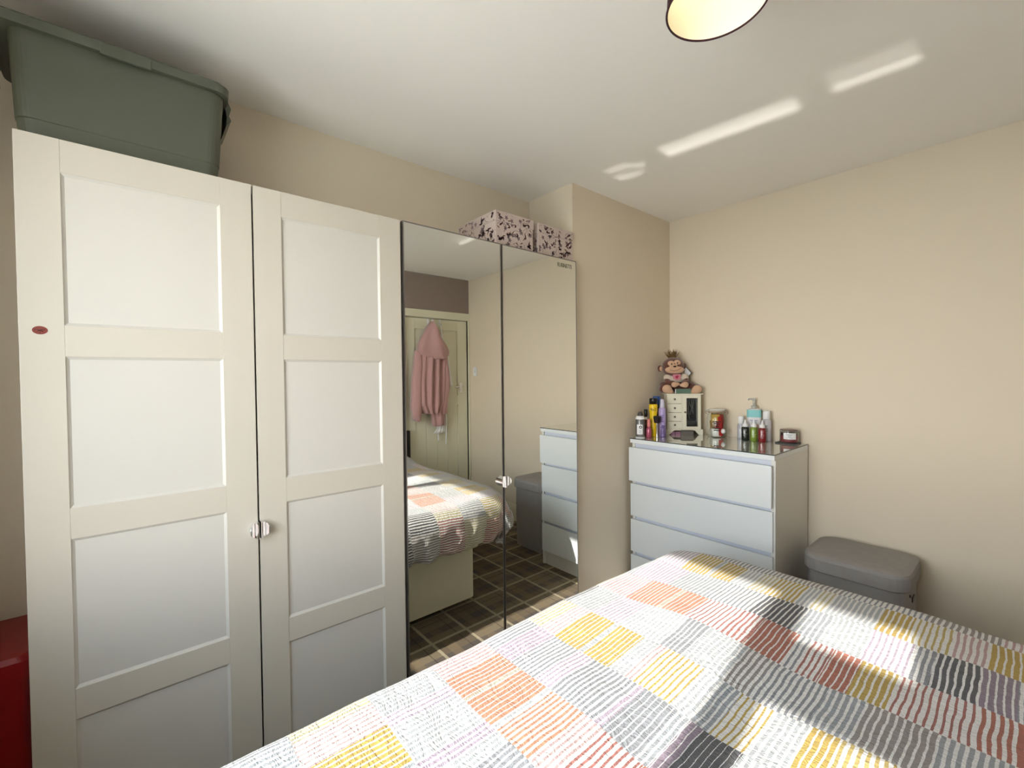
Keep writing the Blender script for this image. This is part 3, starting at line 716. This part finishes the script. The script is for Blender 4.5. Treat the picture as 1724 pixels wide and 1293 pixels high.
cloth_strip('strap', WG, [(1.955, 2.452, 2.462), (1.8, 2.455, 2.485), (1.6, 2.525, 2.555), (1.3, 2.555, 2.605)], RX, .014, 1, .5, 12, wg, .2)
cloth_strip('nightdress', WG, [(1.55, 2.38, 2.50), (1.2, 2.42, 2.54), (.86, 2.40, 2.50), (.815, 2.36, 2.50)], RX, .014, 3, 1.5, 30, wg)
cloth_strip('tie', WG, [(.85, 2.405, 2.42), (.735, 2.408, 2.425)], RX - .004, .01, 1, .5, 10, wg, .2)
cloth_strip('tie', WG, [(1.3, 2.50, 2.515), (.9, 2.505, 2.52), (.69, 2.50, 2.512)], RX - .004, .01, 1, .5, 10, wg, .2)
hk = thing('over_door_hooks', 'white over-door hook holding the pink dressing gown', 'hook', (0, 0, 0))
for y in (2.318, 2.372, 2.457):
    b = bmesh.new(); box(b, RX - .002, XR + .012, y - .009, y + .009, 1.93, 1.99, .001); tube(b, [(RX - .002, y, 1.94), (RX - .02, y, 1.93), (RX - .03, y, 1.945)], .004, 8)
    link('hook', b, WPLAS, hk)
for r_, l_ in ((rbz, (RX - .05, 2.32, .90)), (wg, (RX - .01, 2.50, .69)), (hk, (RX, 2.38, 1.93))):
    r_.location = l_; unit(r_)
# light switch on the far wall
sw = thing('light_switch', 'white light switch on the cream wall by the door, seen in the mirror', 'switch', (.715, YF, 1.45))
link('faceplate', B(-.03, .03, -.010, -.001, -.045, .045, .003), WPLAS, sw); link('rocker', B(-.008, .008, -.016, -.010, -.014, .014, .002), WPLAS, sw)

# ------------------------------------------------------------------ jewellery cabinet in the corner (local x along its front, y to the back)
IV = mat('ivory_paint', srgb(232, 226, 204), .45)
CA = math.atan2(.652, .758)
jc = thing('jewellery_cabinet', 'small ivory jewellery cabinet with four drawers and glass door on the chest', 'jewellery box', (-1.4355, 2.6655, GZ), CA)
def px(x): return (x - 535) * .000753
def pz(y): return (825 - y) * .000782
bw, bd_ = .1015, .100
b = bmesh.new()
prism(b, [(px(385), 0), (px(415), 0), (px(455), .029), (px(620), .029), (px(655), 0), (px(686), 0), (px(686), pz(780)), (px(385), pz(780))], -.004, .004, 'y')
link('plinth_front', b, IV, jc)
for s in (px(385), px(686) - .006): link('plinth_side', B(s, s + .006, .004, bd_ + .004, 0, pz(780)), IV, jc)
ca = bmesh.new()
x0, x1 = px(398), px(672)
box(ca, x0, x0 + .006, 0, bd_, pz(780), pz(500)); box(ca, x1 - .006, x1, 0, bd_, pz(780), pz(500)); box(ca, x0, x1, bd_ - .004, bd_, pz(780), pz(500))
box(ca, x0, x1, 0, bd_, pz(780), pz(775)); box(ca, x0, x1, 0, bd_, pz(503), pz(497)); box(ca, px(515), px(525), 0, bd_, pz(780), pz(500))
link('case', ca, IV, jc)
link('top', B(px(385), px(688), -.008, bd_ + .006, pz(498), pz(490), .001), IV, jc)
zz = [500, 572, 643, 714, 775]
PEW = mat('pewter_knob', srgb(120, 116, 100), .35, metal=.8)
for a, c in zip(zz, zz[1:]):
    d = link('drawer', B(px(404), px(514), -.003, bd_ - .01, pz(c) + .001, pz(a) - .001, .0008), IV, jc)
    b = bmesh.new(); ell(b, (px(460), -.007, (pz(a) + pz(c)) / 2), (.0065, .005, .0065), 14); link('knob', b, PEW, d, True)
dd_ = bmesh.new()
box(dd_, px(525), px(555), -.004, .004, pz(775), pz(503), .0006); box(dd_, px(645), px(670), -.004, .004, pz(775), pz(503), .0006)
box(dd_, px(555), px(645), -.004, .004, pz(775), pz(757), .0006); box(dd_, px(555), px(645), -.004, .004, pz(527), pz(503), .0006)
jd = link('door', dd_, IV, jc)
link('glass', B(px(554), px(646), -.001, .0005, pz(758), pz(526)), glassmat('cabinet_glass', (.8, .85, .85, 1), .5), jd)
b = bmesh.new(); ell(b, (px(543), -.008, pz(640)), (.006, .005, .006), 14); link('knob', b, PEW, jd, True)
link('lining', B(px(527), px(665), bd_ - .006, bd_ - .0045, pz(772), pz(505)), mat('dark_velvet', srgb(40, 38, 40), .9), jc)
b = bmesh.new(); rnd = random.Random(5)
for i in range(7):
    xx = px(565 + i * 12); ln_ = rnd.uniform(.05, .13)
    tube(b, [(xx, .03, pz(535)), (xx + rnd.uniform(-.006, .006), .03, pz(535) - ln_ * .5), (xx + rnd.uniform(-.008, .008), .03, pz(535) - ln_)], .0012, 5)
link('necklaces', b, mat('silver_chain', srgb(190, 190, 188), .3, metal=.8), jc)
link('bag', box(bmesh.new(), px(558), px(642), .01, .06, pz(755), pz(715), .004), BLACK, jc)

# grey box and palettes under the arch
gx = thing('small_grey_box', 'small dark grey box in front of the jewellery cabinet foot', 'box', (-1.4355 + .022 * .758 + .014 * .652, 2.6655 + .022 * .652 - .030 * .758, GZ), CA)
b = bmesh.new(); prism(b, rrect(-.036, .036, 0, .030, .004), -.010, .012, 'y'); link('box_body', b, mat('grey_card', srgb(105, 100, 92), .4), gx)
link('box_lid', B(-.037, .037, -.012, .014, .026, .032, .002), mat('grey_card_dark', srgb(70, 66, 60), .4), gx)
for i, (a, c) in enumerate(((430, 466), (472, 512))):
    p = thing('makeup_palette', ['pink make-up compact under the cabinet arch, farther left', 'pink make-up compact under the cabinet arch, beside the grey box'][i], 'make-up', (-1.4355, 2.6655, GZ), CA)
    link('case', B(px(a), px(c), .012, .05, .0, .016, .002), mat('compact_pink', srgb(190, 140, 160), .3), p)
    link('case_edge', B(px(a), px(c), .0115, .012, .008, .010), BLACK, p)

# ------------------------------------------------------------------ plush monkey on the cabinet
FUR = mat('brown_plush', srgb(98, 56, 40), .95, bump=.8, bscale=500, sheen=.5, var=.1, vscale=60)
SKIN = mat('tan_plush', srgb(208, 168, 136), .9, bump=.3, bscale=500, sheen=.3)
SHIRT = mat('cream_shirt', srgb(214, 198, 178), .9, bump=.3, bscale=400)
mk = thing('plush_monkey', 'brown plush monkey sitting on the jewellery cabinet', 'soft toy', (-1.4355 - .652 * .085 + .758 * -.018, 2.6655 + .758 * .085 - .652 * .018, GZ + pz(490)), CA)
# local coordinates from the picture: mx = (x-510)*.00075, mz = (485-y)*.00075
def mx_(x): return (x - 512) * .00075
def mz_(y): return (487 - y) * .00075
def remesh(o, vs=.0028):
    r = o.modifiers.new('r', 'REMESH'); r.mode = 'VOXEL'; r.voxel_size = vs; r.use_smooth_shade = True
    s = o.modifiers.new('s', 'SMOOTH'); s.iterations = 4; s.factor = .6
b = bmesh.new()
ell(b, (mx_(492), .01, mz_(400)), (.052, .042, .058))
def limb(pts, rs):
    for (p, r), (q, s) in zip(zip(pts, rs), zip(pts[1:], rs[1:])):
        for i in range(7):
            t = i / 6; ell(b, Vector(p).lerp(Vector(q), t), [(r + (s - r) * t)] * 3, 12)
limb([(mx_(430), .01, mz_(440)), (mx_(385), -.02, mz_(420)), (mx_(372), -.045, mz_(450))], [.026, .027, .024])
limb([(mx_(560), .0, mz_(440)), (mx_(610), -.02, mz_(425)), (mx_(640), -.045, mz_(450))], [.026, .026, .022])
ell(b, (mx_(495), .022, mz_(440)), (.050, .026, .032))
limb([(mx_(420), -.01, mz_(355)), (mx_(415), -.035, mz_(395)), (mx_(455), -.055, mz_(400))], [.020, .018, .016])
limb([(mx_(560), -.01, mz_(355)), (mx_(580), -.035, mz_(390)), (mx_(548), -.055, mz_(400))], [.020, .018, .016])
bo = link('body', b, FUR, mk); remesh(bo)
b = bmesh.new(); ell(b, (mx_(470), -.005, mz_(255)), (.070, .058, .060)); ell(b, (mx_(468), -.01, mz_(285)), (.064, .052, .045))
for s, xx, yy in ((-1, 362, 272), (1, 560, 252)): ell(b, (mx_(xx), .005, mz_(yy)), (.016, .010, .022))
hd = link('head', b, FUR, mk); remesh(hd)
b = bmesh.new(); ell(b, (mx_(368), -.008, mz_(274)), (.009, .005, .016)); link('inner_ear', b, SKIN, mk, True)
b = bmesh.new()
ell(b, (mx_(472), -.045, mz_(285)), (.060, .030, .026)); ell(b, (mx_(445), -.045, mz_(232)), (.024, .018, .020)); ell(b, (mx_(490), -.045, mz_(226)), (.024, .018, .020)); ell(b, (mx_(462), -.048, mz_(255)), (.030, .018, .020))
fc = link('face', b, SKIN, mk); remesh(fc, .0022)
for xx, yy in ((443, 236), (490, 227)):
    b = bmesh.new(); ell(b, (mx_(xx), -.0645, mz_(yy)), (.0045, .003, .0052), 12); link('eye', b, BLACK, mk, True)
b = bmesh.new(); ell(b, (mx_(467), -.072, mz_(257)), (.010, .006, .0055), 12); link('nose', b, mat('nose_brown', srgb(50, 32, 26), .6), mk, True)
b = bmesh.new(); pts = []
for i in range(13):
    t = i / 12 * 2 - 1; xx = mx_(472 + 46 * t); zz_ = mz_(290 - 6 * t - 14 * t * t + 2)
    q_ = 1 - ((xx - mx_(472)) / .060) ** 2 - ((zz_ - mz_(285)) / .026) ** 2
    pts.append((xx, -.045 - .0300 * math.sqrt(max(.02, q_)) - .0002, zz_))
tube(b, pts, .0014, 6); link('mouth', b, MATS['nose_brown'], mk, True)
b = bmesh.new(); rnd = random.Random(2)
for i in range(90):
    a = rnd.uniform(-.75, .75); c = rnd.uniform(-.4, .4); l_ = rnd.uniform(.035, .068)
    p0 = Vector((mx_(462) + rnd.uniform(-.02, .02), rnd.uniform(-.012, .01), mz_(185)))
    p1 = p0 + Vector((math.sin(a) * l_, c * .02, math.cos(a) * l_ * .95)); tube(b, [p0, p0.lerp(p1, .6), p1], [.0022, .0014, .0003], 5)
link('hair_tuft', b, mat('tuft_brown', srgb(112, 84, 44), .8), mk)
b = bmesh.new()
ell(b, (mx_(490), .004, mz_(362)), (.056, .047, .036))
ell(b, (mx_(425), -.012, mz_(352)), (.028, .028, .026)); ell(b, (mx_(560), -.012, mz_(350)), (.028, .028, .026))
sh = link('shirt', b, SHIRT, mk); remesh(sh)
b = bmesh.new(); prism(b, [(mx_(455), mz_(325)), (mx_(520), mz_(322)), (mx_(518), mz_(365)), (mx_(488), mz_(376)), (mx_(460), mz_(362))], -.052, -.044, 'y')
link('bib', b, mat('pink_bib', srgb(206, 130, 142), .9), mk)
b = bmesh.new(); ell(b, (mx_(484), -.0535, mz_(346)), (.007, .002, .007)); ell(b, (mx_(494), -.0535, mz_(342)), (.007, .002, .007)); ell(b, (mx_(489), -.0535, mz_(352)), (.006, .002, .007))
link('bib_motif', b, mat('bib_motif_pink', srgb(186, 52, 82), .8), mk)
for (xa, ya), (xb, yb), nm, r1, r2 in (((402, 448), (435, 472), 'foot', .030, .014), ((645, 452), (606, 472), 'foot', .029, .013), ((460, 411), (492, 407), 'hand', .019, .010), ((550, 412), (516, 416), 'hand', .020, .010)):
    b = bmesh.new(); yo = -.075 if nm == 'foot' else -.080
    for i in range(6):
        t = i / 5; r_ = r1 + (r2 - r1) * t; ell(b, (mx_(xa + (xb - xa) * t), yo, max(mz_(ya + (yb - ya) * t), r_ * .9)), (r_, r_ * .7, r_ * .95), 14)
    oo = link(nm, b, SKIN, mk); remesh(oo, .002)
b = bmesh.new(); prism(b, [(mx_(566), mz_(262)), (mx_(578), mz_(255)), (mx_(628), mz_(310)), (mx_(622), mz_(325)), (mx_(598), mz_(350)), (mx_(566), mz_(330))], .004, .006, 'y')
link('hang_tag', b, mat('tag_edge', srgb(70, 68, 66), .6), mk)
b = bmesh.new(); prism(b, [(mx_(566), mz_(267)), (mx_(576), mz_(262)), (mx_(620), mz_(312)), (mx_(614), mz_(324)), (mx_(596), mz_(343)), (mx_(568), mz_(326))], .003, .004, 'y')
for k in range(3): pass
link('tag_face', b, mat('tag_paper', srgb(222, 222, 224), .6), mk)
gbk = thing('green_notebook', 'small green box lying on the cabinet between the monkey feet', 'box', (-1.4355 + .758 * px(530) - .652 * -.002, 2.6655 + .652 * px(530) + .758 * -.002, GZ + pz(490)), CA)
link('cover', B(-.045, .045, -.003, .014, .001, .030, .001), mat('green_card', srgb(92, 118, 100), .5), gbk)
link('pages', B(-.048, -.045, -.002, .012, .0015, .028), WPLAS, gbk)

# ------------------------------------------------------------------ toiletries: thing(...) with lathed parts
def lpart(nm, prof, m_, par, n_=28, loc=(0, 0)):
    b = bmesh.new(); lathe(b, prof, loc[0], loc[1], n_); return link(nm, b, m_, par, True)
def cyl(r, z0, z1, bv=.0015): return [(r - bv, z0), (r, z0 + bv), (r, z1 - bv), (r - bv, z1)]
def curved_label(par, nm, r, a0, a1, z0, z1, m_, n_=12):
    """label patch on a cylinder, facing the camera (angles about the direction to the camera)"""
    b = bmesh.new(); v = []
    for i in range(n_ + 1):
        a = a0 + (a1 - a0) * i / n_
        v.append((b.verts.new((r * math.cos(a), r * math.sin(a), z0)), b.verts.new((r * math.cos(a), r * math.sin(a), z1))))
    for p, q in zip(v, v[1:]): b.faces.new((p[0], q[0], q[1], p[1]))
    return link(nm, b, m_, par, True)
def facing(x, y): return math.atan2(-y, -x)
def bottle(nm, lab, cat, x, y, group=None):
    return thing(nm, lab, cat, (x, y, GZ), facing(x, y), group)     # local +x points to the camera
def lines(par, r, z0, n_, dz, wd, m_):
    b = bmesh.new()
    for k in range(n_):
        w_ = wd * (1 - .25 * (k % 3))
        for i in range(6):
            a0, a1 = -w_ + 2 * w_ * i / 6, -w_ + 2 * w_ * (i + 1) / 6
            z = z0 - k * dz
            b.faces.new([b.verts.new((r * math.cos(a), r * math.sin(a), zz_)) for a, zz_ in ((a0, z), (a1, z), (a1, z + dz * .4), (a0, z + dz * .4))])
    return link('print', b, m_, par)
DK = mat('print_dark', srgb(40, 40, 44), .6); MG = mat('print_grey', srgb(150, 150, 155), .6)
GREYP = mat('grey_metallic_can', srgb(120, 118, 116), .3, metal=.4)
# 1 grey and white hair product can
t = bottle('spray_can', 'grey aerosol can with white label and black ring, leftmost on the chest', 'can', -1.561, 2.371)
lpart('base_ring', cyl(.029, 0, .006), WPLAS, t); lpart('can_body', [(.027, .006), (.028, .010), (.028, .112), (.026, .116)], GREYP, t)
lpart('shoulder', [(.0275, .100), (.0275, .118), (.022, .130), (.013, .135), (.013, .137)], WPLAS, t)
lpart('nozzle', [(.017, .132), (.017, .140), (.012, .152), (.009, .157), (.0, .158)], mat('dark_grey_plastic', srgb(66, 60, 58), .4), t)
curved_label(t, 'label', .0285, -.75, .55, .022, .082, WPLAS)
b = bmesh.new()
for k in range(20):
    a = 2 * PI * k / 20; c = 2 * PI * (k + 1) / 20
    def P_(a_, r_): yy = r_ * math.cos(a_) + .002; return (math.sqrt(max(0, .029 ** 2 - yy * yy)) + .0002, yy, .066 + r_ * math.sin(a_))
    b.faces.new([b.verts.new(P_(*q)) for q in ((a, .009), (c, .009), (c, .0045), (a, .0045))])
link('ring_mark', b, DK, t); lines(t, .0288, .045, 4, .005, .28, MG)
# 2 pink bottle
t = bottle('lip_gloss_bottle', 'small glittery pink bottle with coral cap beside the spray can', 'bottle', -1.523, 2.405)
lpart('bottle_body', [(.015, 0), (.017, .004), (.017, .045), (.013, .060), (.009, .064), (.009, .066)], mat('glitter_pink', srgb(176, 84, 104), .25, metal=.2, var=.5, vscale=120, coat=.5), t)
lpart('cap', [(.010, .066), (.011, .068), (.0095, .108), (.006, .114), (0, .115)], mat('coral_cap', srgb(222, 130, 122), .35), t)
# 3 dark slim bottle behind the can
t = bottle('brown_bottle', 'slim dark brown bottle behind the spray can', 'bottle', -1.566, 2.44)
lpart('bottle_body', [(.011, 0), (.012, .003), (.012, .115), (.008, .125)], mat('dark_brown_glass', srgb(70, 40, 28), .2, coat=.6), t); lpart('cap', cyl(.011, .126, .168), BLACK, t)
curved_label(t, 'label', .0124, -.6, .8, .105, .122, WPLAS, 6)
# 4 yellow aerosol
t = bottle('yellow_aerosol', 'tall yellow aerosol with black cap and dark lettering', 'can', -1.535, 2.475)
YEL = mat('yellow_can', srgb(236, 198, 28), .35)
lpart('can_body', [(.024, 0), (.026, .003), (.026, .075), (.0225, .10), (.0225, .13), (.026, .165), (.026, .195), (.023, .202)], YEL, t)
lpart('cap', [(.0235, .199), (.0235, .232), (.021, .237), (0, .238)], BLACK, t)
tb = text_bm('9x2', .024); b = bmesh.new()
for v in tb.verts:
    yy = v.co.x; v.co = Vector((math.sqrt(.027 ** 2 - min(yy * yy, .0006)) + v.co.z, yy, .168 + v.co.y))
merge(b, tb); link('lettering', b, DK, t)
# 5 make-up brush stand : black flared top on a silver stem
t = bottle('makeup_brush', 'upright make-up brush with wide black head and silver handle', 'brush', -1.487, 2.437)
lpart('handle', [(.006, 0), (.0062, .002), (.0050, .085), (.0050, .09)], CHROME, t, 16); lpart('brush_head', [(.008, .088), (.017, .091), (.022, .128), (.021, .131), (0, .129)], mat('brush_black', srgb(34, 20, 24), .8), t)
# 6 lavender spray
t = bottle('lavender_spray', 'tall lavender aerosol with clear cap next to the jewellery cabinet', 'can', -1.492, 2.505)
LAV = mat('lavender', srgb(178, 160, 208), .35)
lpart('can_body', [(.021, 0), (.022, .003), (.022, .155), (.020, .172), (.014, .180)], LAV, t); lpart('cap', [(.015, .178), (.0155, .180), (.012, .225), (.009, .232), (0, .232)], mat('pale_lilac_cap', srgb(196, 192, 210), .25), t)
lines(t, .0224, .13, 7, .012, .5, mat('print_violet', srgb(128, 106, 170), .5))
# 7 blue-capped can behind
t = bottle('blue_capped_aerosol', 'dark aerosol with blue cap at the back of the cluster', 'can', -1.548, 2.535)
lpart('can_body', [(.026, 0), (.027, .003), (.027, .19), (.022, .20)], mat('navy_can', srgb(34, 36, 60), .35), t); lpart('cap', [(.025, .197), (.025, .243), (.022, .247), (0, .248)], mat('blue_cap', srgb(52, 84, 142), .35), t)
# 8 clear small bottle beside brush
t = bottle('clear_bottle', 'small clear purple-tinted bottle behind the make-up brush', 'bottle', -1.468, 2.475)
lpart('bottle_body', [(.018, 0), (.019, .003), (.012, .05), (.010, .075)], glassmat('purple_glass', srgb(205, 196, 220), .5, .05), t); lpart('cap', cyl(.0105, .075, .09), LAV, t)

# clip-top jar
t = bottle('clip_top_jar', 'glass clip-top storage jar of colourful sachets between cabinet and bottles', 'jar', -1.253, 2.722)
GLJ = glassmat('jar_glass', (.8, .87, .84, 1), .4, .01, .75, 3.0)
jp = [(.0, 0), (.048, 0), (.056, .008), (.057, .02), (.057, .115), (.052, .138), (.045, .148), (.045, .155)]
lpart('glass_body', jp, GLJ, t, 40)
lpart('lid', [(.046, .157), (.049, .160), (.049, .166), (.044, .170), (0, .172)], mat('jar_lid_white', srgb(226, 224, 214), .3), t, 40)
lpart('seal', cyl(.047, .153, .158, .001), mat('seal_orange', srgb(190, 150, 110), .6), t, 40)
WIRE = mat('wire', srgb(150, 148, 144), .3, metal=1)
b = bmesh.new()
for zz_ in (.150, .163): tube(b, [(.0505 * math.cos(2 * PI * i / 32), .0505 * math.sin(2 * PI * i / 32), zz_) for i in range(33)], .0013, 6)
for s in (-1, 1): tube(b, [(0, s * .0505, .163), (0, s * .060, .155), (0, s * .062, .145), (0, s * .054, .140)], .0014, 6)
tube(b, [(0, -.0505, .150), (.006, -.066, .160), (.006, -.068, .148), (0, -.055, .142)], .0013, 6)
link('clip_wire', b, WIRE, t)
rnd = random.Random(11)
cols = [srgb(176, 44, 40), srgb(200, 160, 60), srgb(226, 222, 212), srgb(60, 60, 62), srgb(180, 60, 50), srgb(150, 120, 70), srgb(210, 90, 70), srgb(120, 60, 50), srgb(220, 215, 200), srgb(90, 90, 92)]
kk = 0
for lay in range(3):
    for i in range(5):
        a = i * 2 * PI / 5 + lay * .5; r_ = .026
        s = B(-.005, .005, -.023, .023, -.022, .024, .002)
        yy_ = r_ * math.sin(a)
        ci = (0 if yy_ > .008 else (1 if (lay == 2 and yy_ < -.004) else (5 if (lay == 1 and yy_ < -.012) else (2, 9, 8, 3, 2)[kk % 5])))
        o = link('sachet', s, mat('sachet_%d' % ci, cols[ci], .4), t); kk += 1
        o.location = (r_ * math.cos(a), r_ * math.sin(a), .028 + lay * .044); o.rotation_euler = (rnd.uniform(-.25, .25), rnd.uniform(-.2, .2), a)
o = link('sachet', B(-.003, .003, -.010, .010, -.058, .058, .002), mat('sachet_red', srgb(190, 40, 38), .4), t); o.location = (.040, .018, .070); o.rotation_euler = (.06, 0, .4)
b = bmesh.new(); ell(b, (.034, .034, .040), (.014, .014, .016), 14); link('white_ball', b, WPLAS, t, True)
lines(t, .0575, .095, 5, .013, .42, DK)

FROST = mat('frosted_plastic', srgb(214, 216, 222), .35, trans=.3)
t = bottle('small_white_bottle', 'frosted bottle with white cap, left of the dark dropper bottle', 'bottle', -1.124, 2.755)
lpart('bottle_body', [(.019, 0), (.020, .003), (.020, .082), (.014, .088)], FROST, t); lpart('cap', cyl(.0155, .088, .132), WPLAS, t); lines(t, .0203, .04, 5, .006, .4, WPLAS)
t = bottle('tall_white_bottle', 'tall frosted bottle with white cap, right of the pump bottle', 'bottle', -.987, 2.762)
lpart('bottle_body', [(.0235, 0), (.0245, .003), (.0245, .116), (.016, .124)], mat('frosted_white', srgb(222, 218, 222), .35, trans=.2), t); lpart('cap', cyl(.018, .124, .172), WPLAS, t); lines(t, .0248, .088, 2, .006, .4, MG); lines(t, .0248, .07, 4, .005, .3, MG)
t = bottle('pump_bottle', 'pump bottle with pale turquoise band behind the dropper bottles', 'bottle', -1.060, 2.778)
b = bmesh.new(); loft(b, [(rrect(-.022, .022, -.036, .036, .014), 0), (rrect(-.023, .023, -.037, .037, .014), .004), (rrect(-.023, .023, -.037, .037, .014), .172), (rrect(-.014, .014, -.024, .024, .012), .180)]); link('bottle_body', b, mat('cleanser_white', srgb(222, 218, 216), .4), t)
b = bmesh.new(); loft(b, [(rrect(-.0235, .0235, -.0375, .0375, .0145), .130), (rrect(-.0235, .0235, -.0375, .0375, .0145), .173)]); link('turquoise_band', b, mat('turquoise', srgb(130, 200, 200), .4), t)
CLP = mat('clear_pump', srgb(206, 206, 196), .25, trans=.4)
lpart('pump_collar', cyl(.015, .179, .198), CLP, t); lpart('pump_stem', cyl(.007, .198, .232, .001), CLP, t, 16)
b = bmesh.new(); box(b, -.009, .010, -.016, .009, .230, .240, .003); tube(b, [(0, -.012, .236), (0, -.026, .236), (0, -.03, .228)], .004, 8); link('pump_head', b, CLP, t)
b = bmesh.new()
for z_, w_ in ((.113, .022), (.104, .017), (.095, .012)): box(b, .0233, .0237, -w_, w_ - .004, z_ - .0018, z_ + .0018)
link('print', b, mat('print_blue', srgb(120, 132, 165), .5), t)
link('peach_panel', B(.0232, .0236, -.012, .024, .004, .088), mat('peach_print', srgb(240, 196, 176), .5), t)
def dropper(x, y, nm, lab, c, grp='dropper bottles in a row'):
    t = bottle(nm, lab, 'bottle', x, y)
    lpart('bottle_body', [(.0185, 0), (.0195, .002), (.0195, .074), (.017, .078), (.013, .080)], mat(nm + '_glass', c, .2, coat=.8), t)
    lpart('collar', [(.0135, .079), (.0145, .081), (.0135, .094), (.010, .097)], WPLAS, t); lpart('dropper_bulb', [(.0085, .096), (.0085, .100), (.0045, .108), (.0042, .118), (.002, .121), (0, .121)], WPLAS, t, 18)
    lines(t, .0197, .062, 6, .008, .45, mat(nm + '_print', tuple(min(1, q * 1.0 + .25) for q in c[:3]) + (1,), .5))
dropper(-1.075, 2.691, 'dark_dropper_bottle', 'black-green dropper bottle with white top, leftmost dropper', srgb(24, 34, 30))
dropper(-1.033, 2.703, 'green_dropper_bottle', 'olive green dropper bottle with white top, middle dropper', srgb(120, 144, 50))
dropper(-.986, 2.698, 'red_dropper_bottle', 'deep red dropper bottle with white top, right dropper', srgb(128, 22, 30))
# coaster and candle
t = bottle('slate_coaster', 'square black coaster under the red candle jar on the chest', 'coaster', -.872, 2.745)
t.rotation_euler = (0, 0, 0.0); link('slab', B(-.05, .05, -.045, .045, 0, .006, .001), mat('slate', srgb(44, 42, 42), .5), t)
t = thing('candle_jar', 'red candle in a squat glass jar with white label on the black coaster', 'candle', (-.868, 2.752, GZ + .0062), facing(-.868, 2.752))
lpart('wax', [(.042, .003), (.043, .006), (.043, .036), (.0, .036)], mat('red_wax', srgb(140, 62, 62), .5), t)
lpart('wax_dark', [(.0425, .037), (.0425, .052), (0, .052)], mat('dark_wax', srgb(72, 26, 30), .3), t)
lpart('glass', [(.043, 0), (.0455, .003), (.0455, .066), (.0445, .068), (.0435, .066), (.0435, .056)], GLJ, t, 36)
lpart('lid', [(.040, .062), (.043, .066), (.043, .070), (.02, .073), (0, .073)], mat('clear_lid', srgb(170, 140, 130), .15, trans=.6), t)
curved_label(t, 'label', .0460, -.62, .75, .020, .054, WPLAS); lines(t, .0463, .045, 4, .006, .35, MG)
